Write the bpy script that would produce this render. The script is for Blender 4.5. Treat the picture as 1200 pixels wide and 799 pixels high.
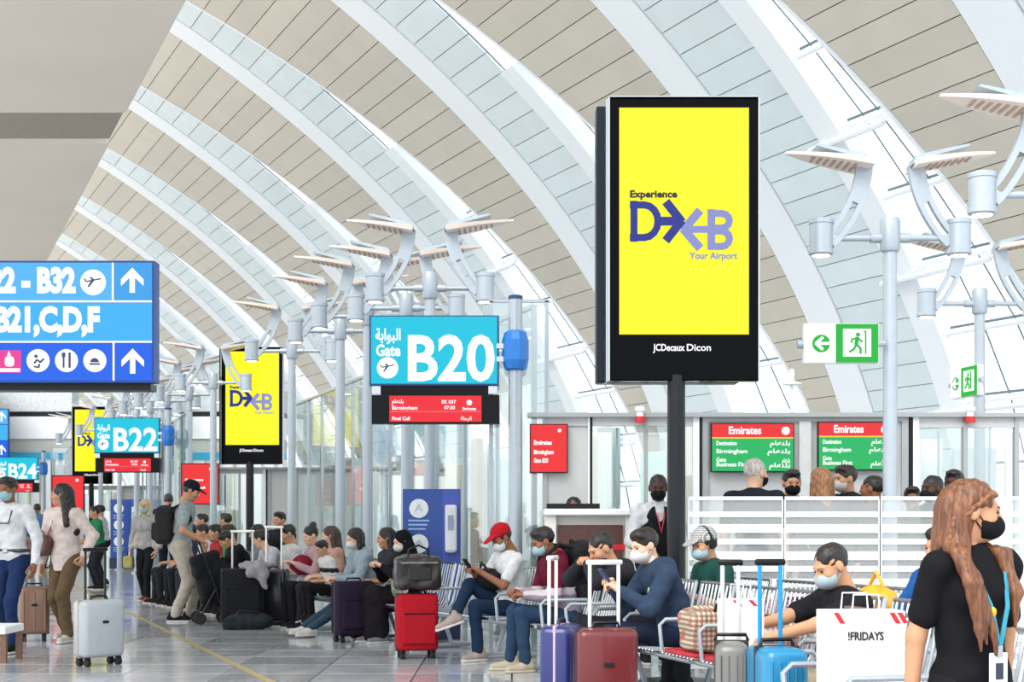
import bpy, bmesh, math, random
import numpy as np
from mathutils import Vector, Matrix

for _o in list(bpy.data.objects):
    bpy.data.objects.remove(_o, do_unlink=True)
random.seed(7)
C = bpy.context.scene.collection
R = math.radians

# ------------------------------------------------------------------ camera, world, light, exposure
F, HZ, H = 1700.0, 612.0, 1.25          # focal length in pixels (1200 wide), horizon row, eye height
cam_d = bpy.data.cameras.new('camera')
cam = bpy.data.objects.new('camera', cam_d); C.objects.link(cam)
cam.location = (0, 0, H); cam.rotation_euler = (R(90), 0, 0)
cam_d.sensor_width = 36.0; cam_d.lens = F * 36.0 / 1200.0
cam_d.shift_y = (HZ - 399.5) / 1200.0
cam_d.clip_end = 500
bpy.context.scene.camera = cam

world = bpy.data.worlds.new('world'); bpy.context.scene.world = world
world.use_nodes = True
world.node_tree.nodes['Background'].inputs[0].default_value = (0.93, 0.97, 1.0, 1)
world.node_tree.nodes['Background'].inputs[1].default_value = 1.75

sun_d = bpy.data.lights.new('sun', 'SUN'); sun_d.energy = 2.8; sun_d.angle = R(40); sun_d.color = (1.0, 0.97, 0.93)
sun = bpy.data.objects.new('sun', sun_d); C.objects.link(sun)
sun.rotation_euler = (R(38), R(-28), 0)

vs = bpy.context.scene.view_settings
vs.view_transform = 'Standard'; vs.look = 'None'; vs.gamma = 1.0; vs.use_curve_mapping = False
vs.exposure = 0.2

def P(x, y, Y):                           # a pixel at a known depth
    return Vector(((x - 600) * Y / F, Y, H + (HZ - y) * Y / F))
def GP(x, y):                             # a pixel on the floor
    Y = F * H / (y - HZ); return Vector(((x - 600) * Y / F, Y, 0))

# ------------------------------------------------------------------ materials
def lin(c):
    if isinstance(c, str):
        c = [int(c[i:i+2], 16) for i in (0, 2, 4)]
    return tuple((v/255/12.92 if v/255 <= .04045 else ((v/255+.055)/1.055)**2.4) for v in c)
MATS = {}
def mat(name, col, rough=.5, metal=0., var=.06, scale=14., bump=0., emit=0., spec=.5, coat=0., dk=1.):
    if name in MATS: return MATS[name]
    m = bpy.data.materials.new(name); m.use_nodes = True; nt = m.node_tree
    b = nt.nodes['Principled BSDF']; c = tuple(v*dk for v in lin(col))
    b.inputs['Roughness'].default_value = rough; b.inputs['Metallic'].default_value = metal
    b.inputs['Specular IOR Level'].default_value = spec; b.inputs['Coat Weight'].default_value = coat
    tc = nt.nodes.new('ShaderNodeTexCoord'); nz = nt.nodes.new('ShaderNodeTexNoise')
    nz.inputs['Scale'].default_value = scale; nz.inputs['Detail'].default_value = 3
    nt.links.new(tc.outputs['Object'], nz.inputs['Vector'])
    rp = nt.nodes.new('ShaderNodeValToRGB')
    rp.color_ramp.elements[0].position = .3; rp.color_ramp.elements[1].position = .7
    rp.color_ramp.elements[0].color = tuple(v*(1-var) for v in c) + (1,)
    rp.color_ramp.elements[1].color = tuple(min(1, v*(1+var)) for v in c) + (1,)
    nt.links.new(nz.outputs[0], rp.inputs[0]); nt.links.new(rp.outputs[0], b.inputs['Base Color'])
    if emit:
        b.inputs['Emission Color'].default_value = c + (1,); b.inputs['Emission Strength'].default_value = emit
        b.inputs['Specular IOR Level'].default_value = .06; b.inputs['Roughness'].default_value = .6
        nt.links.remove(b.inputs['Base Color'].links[0]); b.inputs['Base Color'].default_value = (.02, .02, .02, 1)
    if bump:
        bp = nt.nodes.new('ShaderNodeBump'); bp.inputs['Strength'].default_value = bump; bp.inputs['Distance'].default_value = .01
        nt.links.new(nz.outputs[0], bp.inputs['Height']); nt.links.new(bp.outputs[0], b.inputs['Normal'])
    MATS[name] = m
    return m
def cloth(col, var=.14, name=None, scale=22., rough=.85):
    n = name or 'cloth_' + (col if isinstance(col, str) else '%02x%02x%02x' % tuple(col))
    return mat(n, col, rough, 0, var, scale, .25, spec=.2, dk=.72)
def glass_mat(name, tint=(.95, .985, .98), refl=.09, rough=.02, haze=0.):
    if name in MATS: return MATS[name]
    m = bpy.data.materials.new(name); m.use_nodes = True; nt = m.node_tree; nt.nodes.clear()
    out = nt.nodes.new('ShaderNodeOutputMaterial'); mx = nt.nodes.new('ShaderNodeMixShader')
    tr = nt.nodes.new('ShaderNodeBsdfTransparent'); tr.inputs[0].default_value = tint + (1,)
    gl = nt.nodes.new('ShaderNodeBsdfGlossy'); gl.inputs['Roughness'].default_value = rough
    fr = nt.nodes.new('ShaderNodeLayerWeight'); pw = nt.nodes.new('ShaderNodeMath'); pw.operation = 'POWER'; pw.inputs[1].default_value = 4.
    ad = nt.nodes.new('ShaderNodeMath'); ad.operation = 'MULTIPLY_ADD'; ad.inputs[1].default_value = .35; ad.inputs[2].default_value = refl; ad.use_clamp = True
    nt.links.new(fr.outputs['Facing'], pw.inputs[0]); nt.links.new(pw.outputs[0], ad.inputs[0]); nt.links.new(ad.outputs[0], mx.inputs[0])
    base = tr
    if haze:
        df = nt.nodes.new('ShaderNodeBsdfDiffuse'); df.inputs[0].default_value = (.95, .97, .97, 1)
        m2 = nt.nodes.new('ShaderNodeMixShader'); m2.inputs[0].default_value = haze
        nt.links.new(tr.outputs[0], m2.inputs[1]); nt.links.new(df.outputs[0], m2.inputs[2]); base = m2
    nt.links.new(base.outputs[0], mx.inputs[1]); nt.links.new(gl.outputs[0], mx.inputs[2])
    nt.links.new(mx.outputs[0], out.inputs[0])
    MATS[name] = m
    return m
def bands_mat(name, stops, axis=2, rough=.85):
    """constant colour bands along one object axis: stops = [(coordinate, colour), ...]"""
    if name in MATS: return MATS[name]
    m = bpy.data.materials.new(name); m.use_nodes = True; nt = m.node_tree; b = nt.nodes['Principled BSDF']
    b.inputs['Roughness'].default_value = rough; b.inputs['Specular IOR Level'].default_value = .2
    tc = nt.nodes.new('ShaderNodeTexCoord'); sp = nt.nodes.new('ShaderNodeSeparateXYZ')
    nz = nt.nodes.new('ShaderNodeTexNoise'); nz.inputs['Scale'].default_value = 30
    ma = nt.nodes.new('ShaderNodeMath'); ma.operation = 'MULTIPLY_ADD'; ma.inputs[1].default_value = .03
    mr = nt.nodes.new('ShaderNodeMapRange'); lo, hi = stops[0][0], stops[-1][0] + .2
    mr.inputs[1].default_value = lo; mr.inputs[2].default_value = hi
    rp = nt.nodes.new('ShaderNodeValToRGB'); rp.color_ramp.interpolation = 'CONSTANT'
    nt.links.new(tc.outputs['Object'], sp.inputs[0]); nt.links.new(tc.outputs['Object'], nz.inputs[0])
    nt.links.new(nz.outputs[0], ma.inputs[0]); nt.links.new(sp.outputs[axis], ma.inputs[2])
    nt.links.new(ma.outputs[0], mr.inputs[0]); nt.links.new(mr.outputs[0], rp.inputs[0])
    rp.color_ramp.elements.remove(rp.color_ramp.elements[1])
    for i, (z, c) in enumerate(stops):
        e = rp.color_ramp.elements[0] if i == 0 else rp.color_ramp.elements.new((z - lo) / (hi - lo))
        if i == 0: e.position = 0.
        e.color = tuple(v*.75 for v in lin(c)) + (1,)
    nt.links.new(rp.outputs[0], b.inputs['Base Color'])
    MATS[name] = m
    return m
def plaid_mat(name, base, c1, c2, scale=9.):
    if name in MATS: return MATS[name]
    m = bpy.data.materials.new(name); m.use_nodes = True; nt = m.node_tree; b = nt.nodes['Principled BSDF']
    b.inputs['Roughness'].default_value = .6
    tc = nt.nodes.new('ShaderNodeTexCoord'); cur = None
    for ax, c, thr, sc in (('X', c1, .62, scale), ('Z', c1, .62, scale), ('X', c2, .9, scale*2), ('Z', c2, .9, scale*2)):
        w = nt.nodes.new('ShaderNodeTexWave'); w.bands_direction = ax; w.inputs['Scale'].default_value = sc
        nt.links.new(tc.outputs['Object'], w.inputs[0])
        g = nt.nodes.new('ShaderNodeMath'); g.operation = 'GREATER_THAN'; g.inputs[1].default_value = thr
        nt.links.new(w.outputs['Fac'], g.inputs[0])
        h = nt.nodes.new('ShaderNodeMath'); h.operation = 'MULTIPLY'; h.inputs[1].default_value = .65
        nt.links.new(g.outputs[0], h.inputs[0])
        mx = nt.nodes.new('ShaderNodeMixRGB'); nt.links.new(h.outputs[0], mx.inputs[0])
        if cur is None: mx.inputs[1].default_value = lin(base) + (1,)
        else: nt.links.new(cur.outputs[0], mx.inputs[1])
        mx.inputs[2].default_value = lin(c) + (1,); cur = mx
    nt.links.new(cur.outputs[0], b.inputs['Base Color'])
    MATS[name] = m
    return m

M_WHITE = mat('white_paint', 'eef2f4', .45, var=.02)
M_STEEL = mat('painted_steel', 'a9b3bb', .32, .35, var=.04)
M_CHROME = mat('chrome', 'b2b7bb', .24, 1., var=.03)
M_BLACK = mat('black_plastic', '101114', .4, var=.1, spec=.25)
M_GLOSSBLACK = mat('gloss_black', '06070b', .15, var=.1, spec=.06)
M_DARK = mat('dark_metal', '1f2226', .35, .3, spec=.3)
M_RUBBER = mat('rubber', '1b1b1d', .7)
M_GLASS = glass_mat('clear_glass')
M_GLASS_G = glass_mat('partition_glass', (.93, .975, .97), .12)
M_FROST = glass_mat('hazy_glass', (.95, .97, .97), .06, .1, .35)

# ------------------------------------------------------------------ mesh helpers
class MB:
    def __init__(s): s.v = []; s.f = []; s.m = []
    def add(s, vs, fs, mi=0):
        o = len(s.v); s.v += [tuple(v) for v in vs]; s.f += [tuple(i+o for i in f) for f in fs]; s.m += [mi]*len(fs); return s
    def box(s, c, d, rot=None, mi=0):
        x, y, z = [q/2 for q in d]
        vs = [Vector((a, b, e)) for a in (-x, x) for b in (-y, y) for e in (-z, z)]
        if rot is not None: vs = [rot @ v for v in vs]
        c = Vector(c)
        return s.add([v + c for v in vs], [(0,1,3,2),(4,6,7,5),(0,4,5,1),(2,3,7,6),(0,2,6,4),(1,5,7,3)], mi)
    def rbox(s, c, d, r=.01, seg=2, rot=None, mi=0):
        bm = bmesh.new(); bmesh.ops.create_cube(bm, size=1)
        for v in bm.verts: v.co = Vector((v.co.x*d[0], v.co.y*d[1], v.co.z*d[2]))
        bmesh.ops.bevel(bm, geom=bm.edges[:], offset=min(r, min(d)*.49), segments=seg, affect='EDGES', profile=.5)
        bm.verts.index_update(); c = Vector(c)
        vs = [((rot @ v.co) if rot is not None else v.co) + c for v in bm.verts]
        fs = [[q.index for q in f.verts] for f in bm.faces]; bm.free()
        return s.add(vs, fs, mi)
    def tube(s, pts, r, n=8, closed=False, mi=0, caps=True):
        pts = [Vector(p) for p in pts]; N = len(pts); rr = r if isinstance(r, (list, tuple)) else [r]*N
        vs = []; up = None
        for i in range(N):
            a = pts[i-1] if (i > 0 or closed) else pts[i]; b = pts[(i+1) % N] if (i < N-1 or closed) else pts[i]
            t = (b - a).normalized()
            if up is None: up = Vector((0, 0, 1)) if abs(t.z) < .9 else Vector((1, 0, 0))
            u = t.cross(up); u = u.normalized() if u.length > 1e-6 else t.orthogonal().normalized()
            w = u.cross(t).normalized(); up = w
            for k in range(n):
                an = 2*math.pi*k/n; vs.append(pts[i] + u*(math.cos(an)*rr[i]) + w*(math.sin(an)*rr[i]))
        fs = []
        for i in range(N if closed else N-1):
            j = (i+1) % N
            for k in range(n): fs.append((i*n+k, i*n+(k+1) % n, j*n+(k+1) % n, j*n+k))
        if caps and not closed:
            fs.append(tuple(range(n-1, -1, -1))); fs.append(tuple((N-1)*n+k for k in range(n)))
        return s.add(vs, fs, mi)
    def cyl(s, a, b, r, n=16, mi=0): return s.tube([a, b], r, n, mi=mi)
    def lathe(s, prof, c=(0,0,0), n=20, mi=0, rot=None):
        vs = []; c = Vector(c)
        for (r, z) in prof:
            for k in range(n):
                v = Vector((r*math.cos(2*math.pi*k/n), r*math.sin(2*math.pi*k/n), z))
                vs.append(((rot @ v) if rot is not None else v) + c)
        fs = [(i*n+k, i*n+(k+1) % n, (i+1)*n+(k+1) % n, (i+1)*n+k) for i in range(len(prof)-1) for k in range(n)]
        fs.append(tuple(range(n-1, -1, -1))); fs.append(tuple((len(prof)-1)*n+k for k in range(n)))
        return s.add(vs, fs, mi)
    def prism(s, poly, y0, y1, mi=0):       # polygon in the xz plane, extruded along y
        n = len(poly); vs = [(x, y0, z) for x, z in poly] + [(x, y1, z) for x, z in poly]
        fs = [tuple(range(n)), tuple(range(2*n-1, n-1, -1))] + [(i, i+n, (i+1) % n+n, (i+1) % n) for i in range(n)]
        return s.add(vs, fs, mi)
    def mesh(s, name, mats, smooth=False):
        me = bpy.data.meshes.new(name); me.from_pydata(s.v, [], s.f)
        for m in (mats if isinstance(mats, (list, tuple)) else [mats]): me.materials.append(m)
        if any(s.m): me.polygons.foreach_set('material_index', s.m)
        bm = bmesh.new(); bm.from_mesh(me); bmesh.ops.recalc_face_normals(bm, faces=bm.faces[:]); bm.to_mesh(me); bm.free()
        if smooth:
            me.polygons.foreach_set('use_smooth', [True]*len(me.polygons)); me.set_sharp_from_angle(angle=R(38))
        me.update(); return me
    def build(s, name, mats, parent=None, *a, smooth=False, loc=None, rz=None):
        if a and a[0] is True: smooth = True; a = a[1:]
        if a: loc = a[0]
        if len(a) > 1: rz = a[1]
        return obj(name, s.mesh(name, mats, smooth), parent, loc, rz)
def obj(name, me, parent=None, loc=None, rz=None):
    o = bpy.data.objects.new(name, me); C.objects.link(o)
    if parent is not None: o.parent = parent
    if loc is not None: o.location = loc
    if rz is not None: o.rotation_euler = (0, 0, rz)
    return o
def tag(o, label, cat, group=None):
    o['label'] = label; o['category'] = cat
    if group: o['group'] = group
    return o
def thing(name, label, cat, loc=(0,0,0), rz=0, group=None):
    o = bpy.data.objects.new(name, None); C.objects.link(o); o.location = loc; o.rotation_euler = (0, 0, rz)
    o.empty_display_size = .1
    return tag(o, label, cat, group)
def struct(o):
    o['kind'] = 'structure'; return o
def copy_tree(o, parent=None):
    c = o.copy(); C.objects.link(c); c.parent = parent
    for ch in o.children: copy_tree(ch, c)
    return c
def stroke(poly_pts, w):                    # polyline -> list of quads in xz with width w
    out = []
    for (a, b) in zip(poly_pts[:-1], poly_pts[1:]):
        d = Vector((b[0]-a[0], b[1]-a[1])); d.normalize(); e = d*(w*.16); a = (a[0]-e.x, a[1]-e.y); b = (b[0]+e.x, b[1]+e.y); n = Vector((-d.y, d.x))*(w/2)
        out.append([(a[0]+n.x, a[1]+n.y), (b[0]+n.x, b[1]+n.y), (b[0]-n.x, b[1]-n.y), (a[0]-n.x, a[1]-n.y)])
    return out
_dg = None
def text_mesh(body, size, bold=0., ext=.003, align='LEFT', sx=1.0):
    cu = bpy.data.curves.new('lettering', 'FONT'); cu.body = body; cu.size = size; cu.extrude = ext; cu.offset = bold
    cu.align_x = align; cu.align_y = 'BOTTOM_BASELINE'; cu.resolution_u = 3
    o = bpy.data.objects.new('lettering_tmp', cu); C.objects.link(o)
    dg = bpy.context.evaluated_depsgraph_get()
    me = bpy.data.meshes.new_from_object(o.evaluated_get(dg))
    bpy.data.objects.remove(o, do_unlink=True); bpy.data.curves.remove(cu)
    for v in me.vertices: v.co = Vector((v.co.x*sx, -v.co.z, v.co.y))     # stands in the xz plane, facing -y
    return me
def text(body, size, m, parent, x, y, z, bold=0., align='LEFT', fit=None, name='lettering'):
    """baseline start at x, z on the plane y; fit = wanted width in metres"""
    me = text_mesh(body, size, bold, align=align)
    if fit:
        xs = [v.co.x for v in me.vertices]; w = max(xs) - min(xs)
        for v in me.vertices: v.co.x *= fit/w
    me.materials.clear(); me.materials.append(m)
    return obj(name, me, parent, (x, y, z))

# ------------------------------------------------------------------ floor
def floor_mat(name, tiles):
    m = bpy.data.materials.new(name); m.use_nodes = True; nt = m.node_tree; b = nt.nodes['Principled BSDF']
    b.inputs['Roughness'].default_value = .13; b.inputs['Specular IOR Level'].default_value = .75
    tc = nt.nodes.new('ShaderNodeTexCoord'); ge = nt.nodes.new('ShaderNodeNewGeometry')
    nz = nt.nodes.new('ShaderNodeTexNoise'); nz.inputs['Scale'].default_value = 3.; nz.inputs['Detail'].default_value = 6
    nt.links.new(ge.outputs['Position'], nz.inputs['Vector'])
    rp = nt.nodes.new('ShaderNodeValToRGB'); rp.color_ramp.elements[0].position = .3; rp.color_ramp.elements[1].position = .75
    rp.color_ramp.elements[0].color = lin('a3a8ae') + (1,); rp.color_ramp.elements[1].color = lin('c2c5c8') + (1,)
    nt.links.new(nz.outputs[0], rp.inputs[0]); src = rp.outputs[0]
    if tiles:
        br = nt.nodes.new('ShaderNodeTexBrick'); br.offset = 0.; br.inputs['Scale'].default_value = 1.
        br.inputs['Brick Width'].default_value = .8; br.inputs['Row Height'].default_value = .75; br.inputs['Mortar Size'].default_value = .006
        nt.links.new(ge.outputs['Position'], br.inputs['Vector'])
        br.inputs['Mortar'].default_value = lin('4c4f54') + (1,)
        nt.links.new(rp.outputs[0], br.inputs['Color1']); nt.links.new(rp.outputs[0], br.inputs['Color2']); src = br.outputs[0]
    else:
        oi = nt.nodes.new('ShaderNodeObjectInfo'); mr = nt.nodes.new('ShaderNodeMapRange'); mr.inputs[3].default_value = .9; mr.inputs[4].default_value = 1.1
        mu = nt.nodes.new('ShaderNodeMixRGB'); mu.blend_type = 'MULTIPLY'; mu.inputs[0].default_value = 1
        nt.links.new(oi.outputs['Random'], mr.inputs[0]); nt.links.new(rp.outputs[0], mu.inputs[1]); nt.links.new(mr.outputs[0], mu.inputs[2]); src = mu.outputs[0]
        m2 = nt.nodes.new('ShaderNodeMapRange'); m2.inputs[3].default_value = .08; m2.inputs[4].default_value = .16
        nt.links.new(oi.outputs['Random'], m2.inputs[0]); nt.links.new(m2.outputs[0], b.inputs['Roughness'])
    nt.links.new(src, b.inputs['Base Color']); return m
TX0, TX1, TY0, TY1, TW, TD = -8.0, 1.6, 10.5, 27.0, .8, .75      # the paved field built tile by tile
fl = MB()
for (x0, x1, y0, y1) in ((-70, TX0, -14, 170), (TX1, 70, -14, 170), (TX0, TX1, -14, TY0), (TX0, TX1, TY1, 170)):
    fl.box(((x0+x1)/2, (y0+y1)/2, -.05), (x1-x0, y1-y0, .1))
fl.box(((TX0+TX1)/2, (TY0+TY1)/2, -.061), (TX1-TX0, TY1-TY0, .1), mi=1)
floor = struct(fl.build('floor', [floor_mat('floor_stone', True), mat('joint_grout', '3f4145', .7)]))
tile_me = MB().rbox((0, 0, -.012), (TW-.012, TD-.012, .024), .003, 1).mesh('tile', floor_mat('floor_tile', False))
for i in range(int(round((TX1-TX0)/TW))):
    for j in range(int(round((TY1-TY0)/TD))):
        obj('tile', tile_me, floor, (TX0+(i+.5)*TW, TY0+(j+.5)*TD, 0))
a_, b_ = GP(139.5, 712), GP(292, 786.5); d_ = (b_-a_).normalized(); n_ = Vector((-d_.y, d_.x, 0))*.035
p0, p1 = a_ - d_*40, b_ + d_*1.5
struct(MB().add([p0+n_+Vector((0,0,q)) for q in (.0015,)] + [p0-n_+Vector((0,0,.0015)), p1-n_+Vector((0,0,.0015)), p1+n_+Vector((0,0,.0015))], [(0,1,2,3)]).build('trim_1', mat('brass_line', 'b8a878', .3, .3)))

# ------------------------------------------------------------------ vault
TH = math.atan(790/1700.); CT, ST = math.cos(TH), math.sin(TH)
V1, UC, ZC, VA, VB, BAY = 17.424, -18.08, -2.249, 39.43, 22.554, 8.0
def vault(phi, n, off=0.):
    """point on the vault: phi degrees up from the springing, n = bay coordinate along the hall"""
    a = R(phi); u = UC + (VA+off)*math.cos(a); z = ZC + (VB+off)*math.sin(a); v = V1 + (n-1)*BAY
    return Vector((u*CT - v*ST, u*ST + v*CT, H + z))
def hall(u, v, z=0.): return Vector((u*CT - v*ST, u*ST + v*CT, z))
def px(p): return 600 + F*p.x/p.y, HZ - F*(p.z-H)/p.y
def ee(phi): return min(.72, max(.08, .64 - (phi-18)*.0155))
def random_mat(name, col, lo, hi, rough):
    m = mat(name, col, rough, var=.03, scale=1.2); nt = m.node_tree; b = nt.nodes['Principled BSDF']
    src = b.inputs['Base Color'].links[0].from_socket
    oi = nt.nodes.new('ShaderNodeObjectInfo'); mr = nt.nodes.new('ShaderNodeMapRange'); mr.inputs[3].default_value = lo; mr.inputs[4].default_value = hi
    mu = nt.nodes.new('ShaderNodeMixRGB'); mu.blend_type = 'MULTIPLY'; mu.inputs[0].default_value = 1
    nt.links.new(oi.outputs['Random'], mr.inputs[0]); nt.links.new(src, mu.inputs[1]); nt.links.new(mr.outputs[0], mu.inputs[2])
    nt.links.new(mu.outputs[0], b.inputs['Base Color']); return m
M_TAUPE = random_mat('taupe_panel', 'cdc6b8', .94, 1.04, .5)
M_PALE = random_mat('pale_panel', 'dde8ea', .96, 1.03, .45)
M_RIBW = mat('rib_white', 'f1f5f8', .45, var=.01)
M_JT = mat('taupe_joint', '6f675d', .8); M_JP = mat('pale_joint', '93a2a6', .8)
DP = 1.15; PH0, PH1 = 5.0, 62.0; NB = 15
steps = [PH0 + k*DP for k in range(int((PH1-PH0)/DP))]
back = MB()
def patch(mb, f0, f1, nlo, nhi, o, mi=0, t=0.):
    """nlo/nhi are functions of phi"""
    q = [vault(f0, nlo(f0), o), vault(f1, nlo(f1), o), vault(f1, nhi(f1), o), vault(f0, nhi(f0), o)]
    if not t: return mb.add(q, [(0,1,2,3)], mi)
    q += [vault(f0, nlo(f0), o+t), vault(f1, nlo(f1), o+t), vault(f1, nhi(f1), o+t), vault(f0, nhi(f0), o+t)]
    return mb.add(q, [(0,1,2,3),(7,6,5,4),(0,4,5,1),(1,5,6,2),(2,6,7,3),(3,7,4,0)], mi)
taupe_list, pale_list = [], []
for n in range(-1, NB):
    for f in steps:
        f1 = f + DP
        patch(back, f, f1, lambda p: n, lambda p: n+.135, .0, 0, .12)                       # white rib edge
        patch(back, f, f1, lambda p: n+.135, lambda p: n+1-ee(p)-.003, .09, 1)              # dark backing of the cladding joints
        patch(back, f, f1, lambda p: n+1-ee(p)-.012, lambda p: n+1-ee(p), -.02, 0, .4)      # white trim at the opening
        patch(back, f, f1, lambda p: n+1-min(.28, ee(p)), lambda p: n+1, .09, 2)            # backing of the pale panels
        if ee(f1) > .37: patch(back, f, f1, lambda p: n+.64, lambda p: n+.72, -.10, 0, .35)  # arched beam
        c = vault(f+DP/2, n+.5); x, y = px(c)
        g = .022/.7*DP
        t = (n, f+g/2, f1-g/2)
        if c.y > 5:
            xs = [px(vault(f, n+.14)), px(vault(f1, n+1-ee(f))), px(vault(f1, n+.14)), px(vault(f, n+1-ee(f)))]
            vis = any(0 < a < 1200 and 0 < b < 600 for a, b in xs)
        else: vis = False
        taupe_list.append((0 if vis else 1, c.y, t))
        pale_list.append((0 if vis else 1, c.y, t))
ceiling = struct(back.build('ceiling', [M_RIBW, M_JT, M_JP]))
def panels(lst, lo, hi, o, name, m):
    lst.sort(key=lambda q: q[:2]); rest = MB()
    for i, (vis, _, (n, f0, f1)) in enumerate(lst):
        if i < 298 and vis == 0:
            mb = MB(); patch(mb, f0, f1, lambda p: lo(n, p), lambda p: hi(n, p), o, 0, .05)
            obj(name, mb.mesh(name, m), ceiling)
        else: patch(rest, f0, f1, lambda p: lo(n, p), lambda p: hi(n, p), o, 0, .05)
    r = rest.build('distant_' + name + 's', m, ceiling); r['kind'] = 'stuff'
panels(taupe_list, lambda n, p: n+.137, lambda n, p: n+1-ee(p)-.013, 0., 'cladding_panel', M_TAUPE)
panels(pale_list, lambda n, p: n+1-min(.276, ee(p)), lambda n, p: n+.995, .02, 'rib_panel', M_PALE)
# skylight panes with brace frames, only where the opening is wider than the beam
M_SKYGLASS = glass_mat('skylight_glass', (.97, .985, .99), .03)
for n in range(0, 9):
    tr = MB(); k = 0
    f = PH0
    while f + 3*DP < 36:
        f1 = f + 3*DP
        if ee(f1) > .38:
            pane = MB(); patch(pane, f+.12, f1-.12, lambda p: n+1-ee(p), lambda p: n+.645, .28, 0, .02)
            mid = [0.33, .66]
            if n < 5: obj('pane', pane.mesh('pane', M_SKYGLASS), ceiling)
            for q in mid:
                tr.tube([vault(f+.15, n+1-ee(f)+(ee(f)-.36)*q, .25), vault(f1-.15, n+1-ee(f1)+(ee(f1)-.36)*q, .25)], .018, 4, mi=1)
            e = ee(f)
            A, Bp = vault(f, n+1-e, .1), vault(f, n+.66, .1)
            tr.tube([A, Bp], .05, 6); tr.tube([vault(f+.25, n+1-e, .25), vault(f+.25, n+.66, .25)], .03, 6, mi=1)
            if k % 2 == 0:                                  # double truss on every second node
                A2, B2 = vault(f-.35, n+1-e, -.18), vault(f-.35, n+.74, -.3)
                tr.tube([A2, B2], .06, 6); tr.tube([A, A2], .03, 5); tr.tube([Bp, B2], .03, 5)
                for q in range(4):
                    p = A.lerp(Bp, q/4); r_ = A2.lerp(B2, (q+.5)/4); s_ = A.lerp(Bp, (q+1)/4)
                    tr.tube([p, r_, s_], .022, 4)
        f = f1; k += 1
    if tr.v: tr.build('skylight_truss', [M_RIBW, mat('glazing_bar', '6d7f86', .4)], ceiling)
# low wall at the vault's springing
w = MB(); w.box((UC+VA*math.cos(R(5)), 50, .8), (.3, 190, 1.7)); wr = w.build('wall_right', M_WHITE); wr.rotation_euler = (0, 0, TH); struct(wr)

# soffit of the upper deck over the walkway
SZ = 6.0
def at_z(x, y, z): Y = F*(z-H)/(HZ-y); return Vector(((x-600)*Y/F, Y, z))
e0, e1 = at_z(218, 0, SZ), at_z(55, 305, SZ); ed = (e1-e0).normalized(); en = Vector((-ed.y, ed.x, 0))
so = MB()
def sof(y0, y1, dz, mi):
    q = []
    for Y in (y0, y1):
        t = (Y - e0.y)/ed.y; p = e0 + ed*t; q.append(p + Vector((0, 0, dz))); q.append(p + Vector((-6.5, 0, dz)))
    so.add(q + [v + Vector((-.4, 0, .3)) for v in q], [(0,1,3,2),(4,6,7,5),(0,2,6,4),(0,4,5,1),(2,3,7,6)], mi)
Yb0 = F*(SZ-H)/(HZ-132); Yb1 = F*(SZ-H)/(HZ-168)
sof(7, Yb0, 0, 0); sof(Yb0, Yb1, .06, 1); sof(Yb1, 110, 0, 0)
struct(so.build('ceiling_soffit', [mat('soffit_beige', 'f0e4d6', .6, var=.03, scale=.6), mat('soffit_joint', 'a79d90', .7)]))

# ------------------------------------------------------------------ gate counters (wall of panels, glass and posts), built facing the seats
GV = Vector((-6.75, 14.3, 0))               # from one gate to the next
FY = 14.5; FS = F/FY
def fx(x): return (x-600)/FS
def fz(y): return H + (HZ-y)/FS
M_GREY = mat('grey_panel', 'c3c4c3', .45, var=.03); M_GREY2 = mat('grey_frame', 'a4a8a9', .4, .2, var=.03)
def facade(name, org):
    root = bpy.data.objects.new(name, None); C.objects.link(root); root.location = org; struct(root)
    def bx(nm, x0, x1, y0, y1, yd, th, m):
        return MB().box(((fx(x0)+fx(x1))/2, yd, (fz(y0)+fz(y1))/2), (fx(x1)-fx(x0), th, fz(y0)-fz(y1))).build(nm, m, root)
    zb = HZ + H*FS                            # floor row
    bx('top_rail', 618, 1290, 484, 489, 0, .16, M_GREY2)
    bx('header', 640, 822, 489, 499, .02, .08, M_GREY); bx('header', 1066, 1290, 489, 501, .02, .08, M_GREY)
    bx('panel', 641, 689, 497, zb, .03, .06, M_GREY)
    bx('panel', 823, 941, 489, zb, .03, .06, M_GREY); bx('panel', 943, 1064, 489, zb, .03, .06, M_GREY)
    bx('panel_frame', 823, 1064, 489, 494, 0, .05, M_GREY2)
    bx('panel_frame', 823, 830, 494, zb, 0, .05, M_GREY2); bx('panel_frame', 936, 950, 494, zb, 0, .05, mat('frame_light', 'd2d4d4', .4)); bx('panel_frame', 1056, 1064, 494, zb, 0, .05, M_GREY2)
    for x0, x1, m in ((636, 641, M_GREY2), (689, 691, M_WHITE), (691, 694, M_BLACK), (755, 759, M_GREY2), (812, 819, M_WHITE), (819, 822, M_BLACK), (1065, 1069, M_BLACK), (1069, 1076, M_WHITE), (1128, 1133, M_GREY2), (1188, 1193, M_GREY2), (1240, 1245, M_GREY2)):
        bx('post', x0, x1, 489, zb, 0, .07, m)
    for x0, x1 in ((694, 755), (759, 812), (1076, 1128), (1133, 1188), (1193, 1240)):
        bx('pane', x0, x1, 499, zb-6, .02, .012, M_GLASS_G)
    for x0 in (722, 786, 1100, 1160):
        bx('mullion', x0, x0+2.5, 501, zb, .03, .03, M_CHROME)
    return root
facade('wall_gate_counter', (0, FY, 0)); facade('wall_gate_counter.001', Vector((0, FY, 0)) + GV*1.0); facade('wall_gate_counter.002', Vector((0, FY, 0)) + GV*2.0)
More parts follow.
